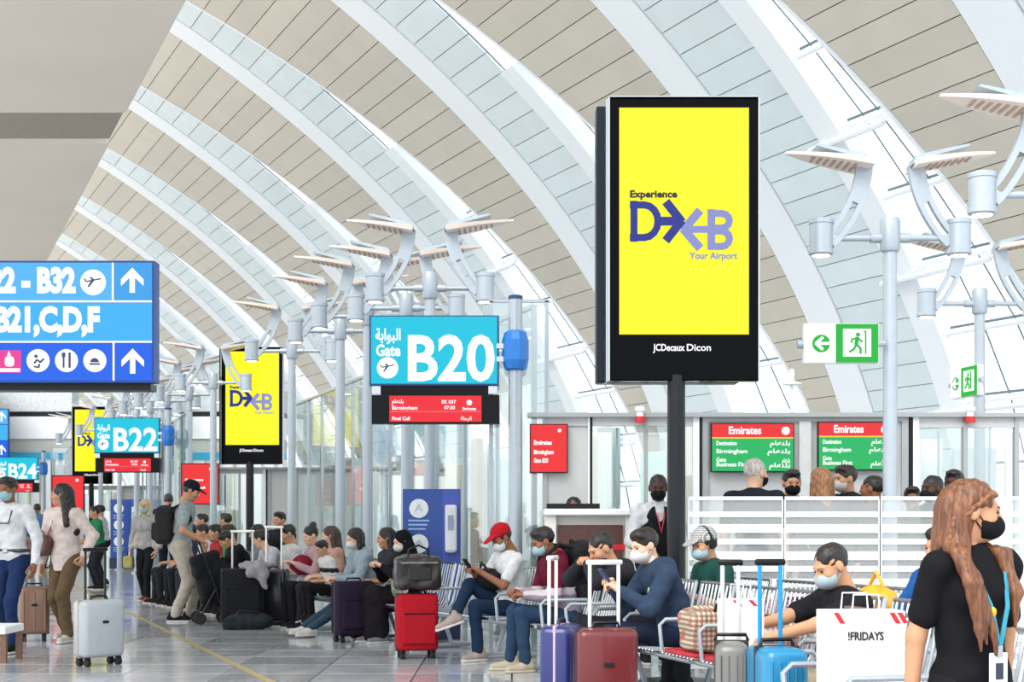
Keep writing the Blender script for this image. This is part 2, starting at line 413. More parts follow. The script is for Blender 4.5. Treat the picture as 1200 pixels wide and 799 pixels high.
# added wall behind the glass: upright panels in pale tints
cw = bpy.data.objects.new('wall_streak_panels', None); C.objects.link(cw); struct(cw)
tints = [mat('corridor_white', 'e9eae8', .4, var=.02), mat('corridor_cream', 'd9d2c6', .5, var=.03), mat('corridor_grey', 'b9c1c4', .35, .1, var=.03), mat('corridor_aqua', 'c8dedd', .3, var=.03), mat('corridor_green', 'd4dab0', .4, var=.03), mat('corridor_taupe', 'b4a99d', .5, var=.03)]
rnd = random.Random(3)
x = 2.6
k = 0
v = 12.0
base = Vector((.34, FY+.1, 0)); ad = Vector((-ST, CT, 0)); nr = Vector((CT, ST, 0))
while v < 75:                                  # along the hall: panel tints stand in for reflections on the partition glass
    wd = rnd.choice((.25, .35, .5, .7)); off = 2.6 + rnd.choice((0, .25, .5))
    c = base + ad*(v-12.0+wd/2) + nr*off; hgt = 2.35 + rnd.uniform(-.2, .25)
    o = MB().rbox((0, 0, hgt/2), (.12, wd-.02, hgt), .01, 1).build('upright_panel', rnd.choice(tints[:3]+[tints[1], tints[0], tints[5], tints[3]]), cw, c, TH)
    v += wd
x = 2.0
while x < 8.6:                                 # behind the counters
    wd = rnd.choice((.18, .3, .45, .6))
    hgt = 2.3 + rnd.uniform(-.2, .2)
    MB().rbox((0, 0, hgt/2), (wd-.03, .1, hgt), .01, 1).build('upright_panel', rnd.choice(tints[:5]), cw, (x+wd/2, 19 + rnd.choice((0, .4, .8)), 0))
    x += wd + rnd.choice((0, .1, .3))

# glass partition: frontal leaf beside each counter, then leaves running along the hall
def partition(name, org):
    PA = R(19); ad = Vector((-math.sin(PA), math.cos(PA), 0)); TH = PA
    root = bpy.data.objects.new(name, None); C.objects.link(root); root.location = org; struct(root)
    hgt = H + (HZ-351)/FS
    MB().box((.07, 0, hgt/2), (.56, .015, hgt)).build('pane', M_GLASS_G, root)
    for xx in (-.21, .35): MB().box((xx, 0, hgt/2), (.04, .05, hgt)).build('post', M_STEEL, root)
    MB().box((.07, 0, hgt), (.6, .05, .03)).build('top_rail', M_STEEL, root)
    for i in range(11):
        t0 = .35 + i*1.2; c = ad*(t0+.6) + Vector((.34, 0, 0))
        pn = MB().box((0, 0, hgt/2), (.015, 1.16, hgt-.04)).build('pane', M_GLASS_G, root, c, TH)
        ps = MB().box((0, 0, hgt/2), (.05, .05, hgt)).build('post', M_CHROME if i % 2 else M_STEEL, root, ad*t0 + Vector((.34, 0, 0)), TH)
        MB().box((0, 0, hgt), (.06, 1.2, .04)).build('top_rail', M_STEEL, root, c, TH)
    return root
partition('wall_glass_partition', (0, FY+.1, 0)); partition('wall_glass_partition.001', Vector((0, FY+.1, 0))+GV); partition('wall_glass_partition.002', Vector((0, FY+.1, 0))+GV*2)

# far service kiosk between the second and third gate: banded white front
kz = 33.0
def kiosk(x0, x1, Y, name):
    root = bpy.data.objects.new(name, None); C.objects.link(root); struct(root)
    def bx(nm, a, b, y0, y1, dy, m):
        p, q = P(a, y0, Y), P(b, y1, Y)
        MB().box(((p.x+q.x)/2, Y+.4+dy, (p.z+q.z)/2), (q.x-p.x, .8, p.z-q.z)).build(nm, m, root)
    bx('parapet', x0, x1, 456, 482, .1, mat('parapet_grey', 'c9cfd2', .5, var=.12, scale=9)); bx('dark_band', x0, x1, 482, 488, .05, M_DARK)  # dark strip between parapet and fascia
    bx('fascia', x0, x1, 488, 514, 0, M_WHITE); bx('louvre_band', x0, x1, 514, 530, .05, mat('louvre_grey', 'b4b8b2', .5, var=.1, scale=30))
    bx('name_band', x0, x1, 530, 538, 0, mat('name_teal', '2a9fc4', .4)); bx('front', x0, x1, 538, 676, .05, M_WHITE)
    n = 8
    for i in range(n):
        a = x0 + (x1-x0)*(i+.5)/n; bx('pilaster', a-1, a+1, 540, 676, -.05, tints[i % 6])
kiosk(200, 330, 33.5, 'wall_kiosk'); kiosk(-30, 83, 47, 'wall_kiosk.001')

# ------------------------------------------------------------------ lamp posts
M_WING = mat('wing_reflector_lamplit', 'f4e3d8', .4, var=.03); M_LENS = mat('lamp_lens', 'fff0c8', .3, emit=6.)  # peach of the wings paints warm lamplight onto a white reflector
M_LSTEEL = mat('lamp_steel', 'aab4bd', .35, .2, var=.03)
def make_lamp():
    root = thing('lamp_post', '', 'lamp post')
    MB().lathe([(.11, 0), (.11, .03), (.06, .05), (.055, 3.45), (.055, 3.5)], n=16).build('pole', M_LSTEEL, root, True)
    MB().lathe([(.07, 3.42), (.082, 3.44), (.082, 3.66), (.07, 3.69)], n=16).build('collar', M_LSTEEL, root, True)
    for s in (-1, 1):
        arm = MB(); arm.cyl((s*.06, 0, 3.53), (s*.5, 0, 3.53), .026, 10); arm.cyl((s*.06, 0, 3.53), (s*.16, 0, 3.53), .04, 10)
        arm.build('arm', M_LSTEEL, root, True)
        hd = MB().lathe([(.085, 3.39), (.1, 3.4), (.1, 3.43), (.094, 3.435), (.094, 3.64), (.1, 3.645), (.1, 3.68), (.085, 3.685)], (s*.56, 0, 0), 20).build('spot_head', M_LSTEEL, root, True)
        MB().lathe([(.07, 3.385), (.07, 3.392)], (s*.56, 0, 0), 16).build('lens', M_LENS, hd)
        bl = MB()                                              # curved bracket with a slot
        pts = [(s*(.50 - .29*math.sin(t*1.5)), 3.5 + .62*t**1.15) for t in [i/9 for i in range(10)]]
        nn = []
        for i in range(10):
            a_, b_ = pts[max(0, i-1)], pts[min(9, i+1)]; d = Vector((b_[0]-a_[0], b_[1]-a_[1])).normalized(); nn.append(Vector((-d.y, d.x)))
        def rail(i0, i1, lo, hi):
            out = [(pts[i][0]+nn[i].x*lo, pts[i][1]+nn[i].y*lo) for i in range(i0, i1+1)] + [(pts[i][0]+nn[i].x*hi, pts[i][1]+nn[i].y*hi) for i in range(i1, i0-1, -1)]
            n_ = i1-i0+1
            for q in range(n_-1): bl.prism([out[q], out[q+1], out[2*n_-2-q], out[2*n_-1-q]], -.03, .03)
        rail(0, 9, .024, .066); rail(0, 9, -.066, -.024); rail(0, 1, -.024, .024); rail(5, 9, -.024, .024)
        bl.build('bracket', M_LSTEEL, root)
        wg = MB(); N = 9
        for i in range(N+1):
            t = i/N; xx = s*(.17 + .68*t); zz = 4.10 + .13*t; hw = .21*(1-t**2.2)+.015
            wg.v += [(xx, -hw, zz+.03*(1-t)), (xx, hw, zz+.03*(1-t)), (xx, hw*.9, zz-.018), (xx, -hw*.9, zz-.018)]
        for i in range(N):
            for k in range(4): wg.f.append((i*4+k, i*4+(k+1) % 4, i*4+4+(k+1) % 4, i*4+4+k)); wg.m.append(0)
        wg.f += [(0, 1, 2, 3), (N*4, N*4+3, N*4+2, N*4+1)]; wg.m += [0, 0]
        w = wg.build('wing', M_WING, root)
        sl = MB()
        for i in range(7): sl.box((s*(.30+.055*i), 0, 4.10+.13*(.13+.055*i)/.68-.024), (.022, .24-.015*i, .006))
        sl.build('perforations', mat('wing_slots', 'c2a08c', .6), w)
        tp = MB(); tp.prism([(s*.15, 4.10), (s*.19, 4.18), (s*.6, 4.27), (s*.62, 4.255), (s*.2, 4.14)], -.11, .11)
        tp.build('wing_cover', mat('wing_cover_grey', '9fb0bb', .35, .2), root)
    return root
lamp0 = make_lamp(); first = [True]
def lamp(x, Y, k, label, group=None):
    """pole pixel column, depth, size factor"""
    o = lamp0 if first[0] else copy_tree(lamp0); first[0] = False
    o.location = ((x-600)*Y/F, Y, 0); o.scale = (k, k, k); o['label'] = label
    if group: o['group'] = group
    return o
lamp(1043, 12.0, 1.02, 'grey twin-arm lamp post that carries the green exit sign')
lamp(1148, 15.6, 1.02, 'grey twin-arm lamp post with an exit sign seen edge-on')
lamp(1245, 10.1, 1.0, 'grey twin-arm lamp post over the dark-shirted woman, partly out of frame')
GL = 'lamp posts in a close row behind the first gate sign'
for x, Y, nm in ((504, 16.1, 'right behind the B20 sign, tallest of its row'), (476, 17.6, 'second in the row behind the B20 sign'), (431, 18.3, 'third in the row behind the B20 sign'), (399, 19.7, 'fourth in the row behind the B20 sign'), (342, 22.0, 'last in its row, crossing the smaller yellow screen')):
    lamp(x, Y, 1.09, 'grey twin-arm lamp post ' + nm, GL)
for i, (dx, Y) in enumerate(((250, 27.0), (222, 29.5), (196, 31.0), (176, 33.0), (160, 35.5), (140, 38), (118, 41), (92, 45), (60, 50), (40, 55), (20, 60), (8, 66))):
    lamp(dx, Y, 1.09, 'small distant twin-arm lamp post in the cluster ' + ('around the B22 sign' if i < 6 else 'beyond the B22 sign, towards B24'), 'distant lamp posts')

# ------------------------------------------------------------------ signs
def em(col, s=1.0): return mat('lit_%s_%g' % (col, s), col, .3, emit=s)
L_WHITE = em('ffffff', 1.0)
def sub(parent, name, m, y, x0, x1, z0, z1, th=.02, r=0):
    mb = MB()
    if r: mb.rbox(((x0+x1)/2, y, (z0+z1)/2), (x1-x0, th, z1-z0), r)
    else: mb.box(((x0+x1)/2, y, (z0+z1)/2), (x1-x0, th, z1-z0))
    return mb.build(name, m, parent)
def disc(parent, name, m, x, y, z, r, th=.006, n=28):
    return MB().prism([(x+r*math.cos(2*math.pi*i/n), z+r*math.sin(2*math.pi*i/n)) for i in range(n)], y-th, y).build(name, m, parent)
def polys(parent, name, m, y, plist, th=.006):
    mb = MB()
    for i, p in enumerate(plist): mb.prism(p, y-th-i*.0005, y)
    return mb.build(name, m, parent)
AR_GATE = '\ufe94\ufe91\ufe8d\ufeee\ufe92\ufedf\ufe8d'
def plane_icon(parent, x, z, r, y):
    disc(parent, 'plane_symbol_disc', L_WHITE, x, y, z, r)
    g = mat('sign_ink', '24485c', .5)
    polys(parent, 'plane_symbol', g, y-.007, [[(x-r*.62, z+r*.08), (x-r*.5, z-.0*r), (x+r*.6, z+r*.22), (x+r*.68, z+r*.32), (x+r*.5, z+r*.3)],
        [(x-r*.15, z+r*.1), (x+r*.1, z+r*.12), (x-r*.3, z-r*.38), (x-r*.42, z-r*.36)], [(x-r*.1, z+r*.15), (x+r*.12, z+r*.2), (x-r*.12, z+r*.42), (x-r*.24, z+r*.4)],
        [(x-r*.62, z+r*.06), (x-r*.5, z+r*.05), (x-r*.6, z+r*.3), (x-r*.7, z+r*.3)]])
def gate_sign(num, loc, label, k=1.0):
    s = 113.33; root = thing('gate_sign', label, 'sign', loc); root.scale = (k, k, k)
    X = lambda x: (x-604)/s
    Z = lambda y: H + (HZ-y)/s
    MB().lathe([(.16, 0), (.16, .02), (.072, .03), (.07, Z(349))], n=18).build('pole', M_STEEL, root, True)
    MB().lathe([(.074, Z(351)), (.074, Z(347)), (.05, Z(346))], n=18).build('pole_cap', mat('cap_blue', '16406e', .4), root)
    MB().lathe([(.085, Z(433)), (.11, Z(431)), (.135, Z(421)), (.135, Z(398)), (.11, Z(389)), (.085, Z(387))], n=10).build('blue_casing', mat('casing_blue', '1d72c4', .35), root)
    for y in (405, 420): MB().box((X(588), 0, Z(y)), (.1, .08, .05)).build('bracket', M_CHROME, root)
    T = em('12c0dc', .95)
    sub(root, 'sign_panel', mat('sign_edge_blue', '0d3f78', .4), .04, X(436), X(585), Z(450), Z(369.5), .1)
    sub(root, 'lit_face', T, -.015, X(438), X(583), Z(448), Z(371), .012)
    y = -.022
    text(num, .64, L_WHITE, root, X(477), y, Z(443.5), .016, fit=X(577)-X(477))
    text('Gate', .16, L_WHITE, root, X(443.5), y, Z(416), .005, fit=X(471.5)-X(443.5))
    text(AR_GATE, .16, L_WHITE, root, X(443), y, Z(398), .004, fit=X(472)-X(443))
    plane_icon(root, X(457), Z(430), .108, y)
    sub(root, 'display_box', mat('display_black', '101216', .4, spec=.15), .06, X(438.5), X(585.5), Z(494), Z(461), .14)
    sub(root, 'display_neck', mat('display_black', '101216', .4, spec=.15), .06, X(449), X(573), Z(461), Z(450), .1)
    for x0 in (439, 573): sub(root, 'corner_clip', M_CHROME, 0, X(x0), X(x0+10), Z(460), Z(451), .05)
    sub(root, 'display_screen', em('ee2c38', .9), -.015, X(459), X(565), Z(492), Z(462), .012)
    y = -.023
    sub(root, 'divider', em('f08a90', .9), y, X(460), X(564), Z(480.6), Z(480), .004)
    text('Birmingham', .055, L_WHITE, root, X(462), y, Z(478), .001); text('\ufee1\ufe8e\ufeea\ufee8\ufee0\ufe91', .055, L_WHITE, root, X(462), y, Z(470.5), .001)
    text('EK 037', .05, L_WHITE, root, X(519), y, Z(471), .001); text('07:30', .05, L_WHITE, root, X(522), y, Z(477.5), .001)
    text('Emirates', .04, L_WHITE, root, X(543), y, Z(478.5), .001); disc(root, 'crest', L_WHITE, X(551), y, Z(470), .028)
    text('Final Call', .05, L_WHITE, root, X(462), y, Z(490), .001); text('\ufe94\ufee0\ufea3\ufeae\ufedf\ufe8d', .05, L_WHITE, root, X(541), y, Z(490), .001)
    return root
gate_sign('B20', ((604-600)*14.3/F, 14.3, 0), 'teal B20 gate sign with a red display hung on a steel pole', .97)
gate_sign('B22', ((197-600)*28.3/F, 28.3, 0), 'teal B22 gate sign with a red display below, on a distant pole', .97)
gate_sign('B24', ((51-600)*42.4/F, 42.4, 0), 'teal B24 gate sign, farthest of the numbered gate signs', .93)

# overhead direction sign
def direction_sign():
    Y = 12.0; s = F/Y; root = thing('direction_sign', 'large blue direction sign with white arrows and symbols over the walkway', 'sign', ((-110-600)/s, Y, 0))
    X = lambda x: (x+110)/s
    Z = lambda y: H + (HZ-y)/s
    MB().lathe([(.2, 0), (.2, .02), (.08, .03), (.08, Z(320))], n=18).build('post', M_STEEL, root, True)
    sub(root, 'sign_box', mat('sign_navy', '11458f', .4), .0, X(-160), X(184), Z(449), Z(307.5), .16)
    sub(root, 'ledge', M_DARK, .12, X(-160), X(176), Z(457), Z(449), .2)
    sub(root, 'lit_row', em('55b4f0', .95), -.085, X(-158), X(136), Z(354), Z(310), .01); sub(root, 'lit_row', em('3f9fe6', .95), -.085, X(137.5), X(181), Z(354), Z(310), .01)
    sub(root, 'lit_row', em('3fb0f0', .95), -.085, X(-158), X(181), Z(400.5), Z(356.5), .01)
    sub(root, 'lit_row', em('1a62e6', .95), -.085, X(-158), X(134.5), Z(447), Z(403.5), .01); sub(root, 'lit_row', em('1a62e6', .95), -.085, X(138.5), X(181), Z(447), Z(403.5), .01)
    for y0, y1 in ((354, 356), (401, 403)): sub(root, 'divider', L_WHITE, -.088, X(-158), X(181), Z(y1), Z(y0), .008)
    for y0, y1, x in ((310, 354, 135.7), (403, 447, 136.5)): sub(root, 'divider', L_WHITE, -.088, X(x-1), X(x+1), Z(y1), Z(y0), .008)
    y = -.092
    text('B22 - B32', .27, L_WHITE, root, X(-22.5), y, Z(343.5), .015, fit=X(92)-X(-22.5)); text('B21,C,D,F', .27, L_WHITE, root, X(-2), y, Z(389), .015, fit=X(120)-X(-2))
    plane_icon(root, X(113), Z(333), .105, y)
    for cx, cy in ((158.5, 331), (159, 425)):
        a, b = X(cx), Z(cy); u = 1/s
        polys(root, 'arrow', L_WHITE, y, [[(a-3*u, b-14*u), (a+3*u, b-14*u), (a+3*u, b+6*u), (a-3*u, b+6*u)],
            [(a, b+15*u), (a-13*u, b+1.5*u), (a-13*u, b-6*u), (a, b+6.5*u)], [(a, b+15*u), (a, b+6.5*u), (a+13*u, b-6*u), (a+13*u, b+1.5*u)]])
    u = 1/s
    sub(root, 'pink_symbol', em('ec3f9a', .9), y, X(3), X(29), Z(438), Z(412), .008)
    polys(root, 'emblem', L_WHITE, y-.006, [[(X(16)+7*u*math.cos(t)*(1-.25*math.cos(t*2)), Z(425)+6*u*math.sin(t)) for t in [i*math.pi/8 for i in range(16)]], [(X(13), Z(419)), (X(15), Z(413)), (X(18), Z(418))]])
    sub(root, 'emblem_bar', L_WHITE, y-.003, X(4), X(28), Z(437), Z(433), .008)
    ink = mat('symbol_ink', '20345e', .5)
    for cx in (49, 82, 115): disc(root, 'symbol_disc', L_WHITE, X(cx), y, Z(424), 13.3*u)
    polys(root, 'care_symbol', ink, y-.007, stroke([(X(45), Z(427)), (X(48), Z(423)), (X(52), Z(426)), (X(56), Z(422))], 2*u) + stroke([(X(45), Z(431)), (X(50), Z(432)), (X(51), Z(428))], 2*u) + [[(X(47)+2*u*math.cos(t), Z(419)+2*u*math.sin(t)) for t in [i*math.pi/4 for i in range(8)]]])
    polys(root, 'cutlery_symbol', ink, y-.007, stroke([(X(79), Z(415)), (X(79), Z(432))], 2*u) + stroke([(X(86), Z(415)), (X(86), Z(432))], 2.5*u) + [[(X(77), Z(420)), (X(81), Z(420)), (X(81), Z(415)), (X(77), Z(415))]])
    polys(root, 'service_bell_symbol', ink, y-.007, [[(X(109), Z(427)), (X(121), Z(427)), (X(121), Z(429)), (X(109), Z(429))], [(X(115)+5*u*math.cos(t), Z(426)+5*u*math.sin(t)) for t in [i*math.pi/8 for i in range(9)]]])
direction_sign()
def small_direction_sign():
    Y = 46.0; s = F/Y; root = thing('direction_sign', 'small distant blue direction sign with white arrows beside the B24 sign', 'sign', ((-40-600)/s, Y, 0))
    X = lambda x: (x+40)/s
    Z = lambda y: H + (HZ-y)/s
    MB().lathe([(.2, 0), (.09, .03), (.09, Z(480))], n=12).build('post', M_STEEL, root, True)
    sub(root, 'sign_box', mat('sign_navy', '11458f', .4), 0, X(-70), X(10.5), Z(536), Z(479), .16)
    for y0, y1, c in ((480, 497, '55b4f0'), (498, 516, '3fb0f0'), (517, 535, '1a62e6')): sub(root, 'lit_row', em(c, .95), -.085, X(-69), X(10), Z(y1), Z(y0), .01)
    for y0 in (488, 527):
        a, b, u = X(3), Z(y0), 1/s
        polys(root, 'arrow', L_WHITE, -.095, [[(a-1*u, b-6*u), (a+1*u, b-6*u), (a+1*u, b+3*u), (a-1*u, b+3*u)], [(a, b+6*u), (a-5*u, b), (a-5*u, b-3*u), (a, b+3*u)], [(a, b+6*u), (a, b+3*u), (a+5*u, b-3*u), (a+5*u, b)]])
small_direction_sign()

# yellow advertising screens
def ad_screen(loc, label):
    s = 150.0; root = thing('advertising_screen', label, 'screen', loc, 0, 'yellow advertising screens')
    X = lambda x: (x-792.5)/s
    Z = lambda y: H + (HZ-y)/s
    MB().lathe([(.3, 0), (.3, .015), (.075, .03), (.07, Z(440))], n=18).build('pole', M_DARK, root, True)
    sub(root, 'rear_housing', mat('housing_dark', '1c232c', .3, .2, spec=.2), .26, X(700), X(871), Z(446), Z(117), .2, .015)
    MB().box((X(711), .1, Z(282)), (.014, .25, Z(117)-Z(447))).build('side_trim', M_CHROME, root)
    sub(root, 'front_housing', M_GLOSSBLACK, 0, X(714), X(887), Z(447), Z(117), .12, .01)
    for x in (713, 887.5): sub(root, 'edge_trim', M_CHROME, -.02, X(x)-.006, X(x)+.006, Z(447), Z(116), .12)
    sub(root, 'edge_trim', M_CHROME, -.02, X(713), X(887.5), Z(117), Z(115.8), .12)
    sub(root, 'lit_screen', em('fdf317', .96), -.062, X(725), X(876), Z(393), Z(129), .008)
    y = -.07; u = 1/s
    ink = em('1f2f96', .85); lil = em('8f96d4', .85)
    text('Experience', .075, em('20243f', .8), root, X(737), y, Z(233.5), .003, fit=X(792)-X(737))
    D = []
    D += stroke([(X(742), Z(239)), (X(742), Z(284))], 8.2*u) + stroke([(X(738.5), Z(242.5)), (X(754), Z(242.5))], 8.2*u) + stroke([(X(738.5), Z(280.5)), (X(754), Z(280.5))], 8.2*u)
    arc = [(X(754)+16*u*math.sin(t), Z(261.5)+19*u*math.cos(t)) for t in [i*math.pi/8 for i in range(9)]]
    D += stroke(arc, 8.2*u) + stroke([(X(770), Z(261.5)), (X(796), Z(261.5))], 10*u)
    D += stroke([(X(780), Z(240)), (X(797), Z(261.5)), (X(780), Z(283))], 10*u)
    polys(root, 'logo_mark', ink, y, D)
    E_ = stroke([(X(818), Z(250)), (X(800), Z(271)), (X(818), Z(292))], 10*u) + stroke([(X(802), Z(271)), (X(832), Z(271))], 8*u)
    E_ += stroke([(X(832), Z(249)), (X(832), Z(293))], 9*u)
    for c, r in ((261, 8.5), (282, 9.0)):
        E_ += stroke([(X(830), Z(c)+r*u), (X(844), Z(c)+r*u)], 8*u) + stroke([(X(830), Z(c)-r*u), (X(844), Z(c)-r*u)], 8*u)
        E_ += stroke([(X(844)+9*u*math.sin(t), Z(c)+r*u*math.cos(t)) for t in [i*math.pi/6 for i in range(7)]], 8*u)
    polys(root, 'logo_mark', lil, y-.002, E_)
    text('Your Airport', .07, lil, root, X(807), y, Z(305), .002, fit=X(863)-X(807))
    text('JCDecaux', .075, L_WHITE, root, X(765), y+.006, Z(412), .0015, fit=X(802)-X(765)); text('Dicon', .075, L_WHITE, root, X(803), y+.006, Z(412), .001, fit=X(831)-X(803))
    return root
ad_screen((192.5/150, 11.333, 0), 'large yellow advertising screen on a dark pole above the seated travellers')
ad_screen(((293-600)*27.4/F, 27.4, 0), 'smaller yellow advertising screen behind the lamp head, over the waiting crowd')
ad_screen(((107-600)*41.5/F, 41.5, 0), 'distant yellow advertising screen partly hidden by the B22 sign')

# exit signs on the lamp posts
def exit_sign(loc, label, rz=0, flip=False):
    s = 145.3; root = thing('exit_sign', label, 'sign', loc, rz)
    X = lambda x: (x-1043)/s
    Z = lambda y: H + (HZ-y)/s
    g = em('18b838', .9)
    MB().cyl((X(1037), 0, Z(407)), (X(1026), 0, Z(407)), .03, 12).build('bracket', M_STEEL, root); MB().cyl((X(932), 0, Z(408)), (X(942), 0, Z(408)), .035, 12).build('end_knob', M_STEEL, root)
    sub(root, 'sign_box', M_WHITE, 0, X(939), X(1028), Z(431), Z(384), .07)
    sub(root, 'white_face', em('f7f4f0', .95), -.037, X(940.5), X(977), Z(430), Z(385), .006); sub(root, 'green_face', g, -.037, X(977), X(1027.5), Z(430.5), Z(384.5), .006)
    sub(root, 'door_face', L_WHITE, -.041, X(985.5), X(1019), Z(423.5), Z(390.5), .006)
    u = 1/s; disc(root, 'arrow_disc', g, X(959.5), -.041, Z(408), 10.5*u)
    polys(root, 'arrow', L_WHITE, -.048, stroke([(X(953), Z(408)), (X(970), Z(408))], 3.5*u) + stroke([(X(961), Z(401)), (X(953), Z(408)), (X(961), Z(415))], 3.5*u))
    man = [[(X(1003)+2.6*u*math.cos(t), Z(397.5)+2.6*u*math.sin(t)) for t in [i*math.pi/5 for i in range(10)]]]
    man += stroke([(X(1002), Z(401)), (X(1001), Z(409))], 4.5*u) + stroke([(X(1001), Z(409)), (X(1006), Z(414)), (X(1006), Z(420))], 2.6*u) + stroke([(X(1001), Z(409)), (X(998), Z(415)), (X(993), Z(418))], 2.6*u) + stroke([(X(1003), Z(402)), (X(1008), Z(406))], 2*u) + stroke([(X(1001), Z(402)), (X(996), Z(403)), (X(995), Z(407))], 2*u)
    man += stroke([(X(1010), Z(394)), (X(1012), Z(394)), (X(1012), Z(420))], 1.6*u)
    polys(root, 'running_figure', g, -.048, man)
exit_sign((443*11.92/F, 11.92, .06), 'green and white emergency exit sign with a left arrow on the lamp post')
o_ = exit_sign((548*15.6/F-.0, 15.42, .12), 'green exit sign seen nearly edge-on beyond the larger exit sign', R(-80))

# flight screens on the counters
def flight_screen(x0, x1, y0, y1, Y, label, green, words):
    s = F/Y; root = thing('flight_screen', label, 'screen', ((x0-600)/s, Y, 0), 0, 'flight screens on the gate counters')
    X = lambda x: (x-x0)/s
    Z = lambda y: H + (HZ-y)/s
    hh = y1-y0
    sub(root, 'bezel', M_BLACK, 0, X(x0-1.2), X(x1+1.2), Z(y1+1.2), Z(y0-1.2), .05)
    r_ = em('ee3136', .9)
    if green:
        sub(root, 'red_header', r_, -.027, X(x0), X(x1), Z(y0+hh*.28), Z(y0), .006)
        sub(root, 'yellow_line', em('f2d24a', .9), -.027, X(x0), X(x1), Z(y0+hh*.31), Z(y0+hh*.28), .006)
        sub(root, 'green_page', em('24b765', .9), -.027, X(x0), X(x1), Z(y1), Z(y0+hh*.31), .006)
        text('Emirates', .105, L_WHITE, root, X(x0+(x1-x0)*.2), -.032, Z(y0+hh*.21), .003, fit=X(x1-(x1-x0)*.4)-X(x0+(x1-x0)*.2))
        lines = ((.45, .05, .25), (.62, .05, .38), (.8, .05, .12), (.9, .05, .4))
        ww = words
        for (t, a, w_), wd in zip(lines, ww): text(wd, .06, L_WHITE, root, X(x0+(x1-x0)*a), -.032, Z(y0+hh*t), .001, fit=w_*(x1-x0)/s)
        for t, w_ in ((.45, .25), (.62, .28), (.82, .1), (.92, .26)): text('\ufee1\ufe8e\ufeea\ufee8\ufee0\ufe91', .06, L_WHITE, root, X(x1-(x1-x0)*(w_+.04)), -.032, Z(y0+hh*t), .001, fit=w_*(x1-x0)/s)
        disc(root, 'crest', L_WHITE, X(x1-9), -.032, Z(y0+8), .04)
    else:
        sub(root, 'red_page', r_, -.027, X(x0), X(x1), Z(y1), Z(y0), .006)
        disc(root, 'crest', L_WHITE, X(x1-(x1-x0)*.2), -.032, Z(y0+hh*.12), .04*(x1-x0)/s/.8)
        for t, w_, wd in ((.42, .5, words[0]), (.62, .55, words[1]), (.8, .4, words[2])): text(wd, .06, L_WHITE, root, X(x0+(x1-x0)*.08), -.032, Z(y0+hh*t), .002, fit=w_*(x1-x0)/s)
W_ = ('Destination', 'Birmingham', 'Gate', 'Business First')
flight_screen(834, 929, 497, 552, FY-.06, 'red and green flight screen above the grey-haired man', True, W_)
flight_screen(959, 1045, 495.5, 550, FY-.06, 'red and green flight screen beside the lamp post', True, W_)
flight_screen(622, 664, 498, 553, FY-.06, 'red flight screen above the podium desk', False, ('Emirates', 'Birmingham', 'Gate B20'))
flight_screen(214, 256, 544, 590, 28.2, 'red flight screen beside the small yellow advertising screen', False, ('Emirates', 'Final Call', 'Gate B22'))
flight_screen(62, 98, 558, 596, 40.5, 'red flight screen behind the long-haired woman', False, ('Emirates', 'Boarding', 'Gate B24'))

# information totems
def totem(loc, w_, h_, label, third):
    root = thing('information_totem', label, 'totem', loc, 0, 'blue information totems')
    b = mat('totem_blue', '17479b', .35, var=.12, scale=3.); nv = mat('totem_navy', '16244f', .4)
    MB().rbox((0, 0, .16), (w_, .3, .3), .01).build('base', nv, root)
    MB().rbox((0, 0, (h_+.3)/2), (w_, .1, h_-.3), .008).build('panel', b, root)
    MB().box((w_*.34, -.053, (h_+.3)/2), (w_*.3, .006, h_-.32)).build('side_band', mat('totem_violet', '3b55b4', .4), root)
    nl = 3
    for i in range(nl):
        z = h_ - h_*.13 - i*h_*.235; x = -w_*.22; r = w_*.165
        d = disc(root, 'white_disc', mat('totem_white', 'eef2f6', .5), x, -.051, z, r)
        polys(root, 'disc_symbol', mat('symbol_grey', 'c3cfdd', .5), -.059, stroke([(x-r*.4, z-r*.3), (x, z+r*.4), (x+r*.4, z-r*.2), (x-r*.3, z+r*.1)], r*.12))
        for q in range(3): sub(root, 'caption_line', mat('caption', '9fb8e0', .5), -.052, x-w_*.18, x+w_*.18-q*.02, z-r*1.35-q*.045, z-r*1.35-q*.045+.018, .004)
    dsp = MB().rbox((w_*.34, -.11, h_-.42*h_/1.6), (w_*.2, .12, .5*h_/1.6), .02).build('sanitizer_dispenser', mat('dispenser_white', 'e4e8ec', .35), root)
    MB().box((w_*.34, -.175, h_-.36*h_/1.6), (w_*.1, .01, .16)).build('label_strip', mat('dispenser_label', '9aa5bd', .5), dsp); MB().box((w_*.34, -.14, h_-.66*h_/1.6), (w_*.12, .1, .03)).build('nozzle', M_STEEL, dsp)
totem(((506-600)*15.6/F, 15.6, 0), .62, H+39*15.6/F, 'blue totem with white discs and a hand sanitizer behind the metal seats', 1)
totem(((147.5-600)*38.6/F, 38.6, 0), .8, 1.86, 'blue totem with three white discs standing far along the walkway', 1)

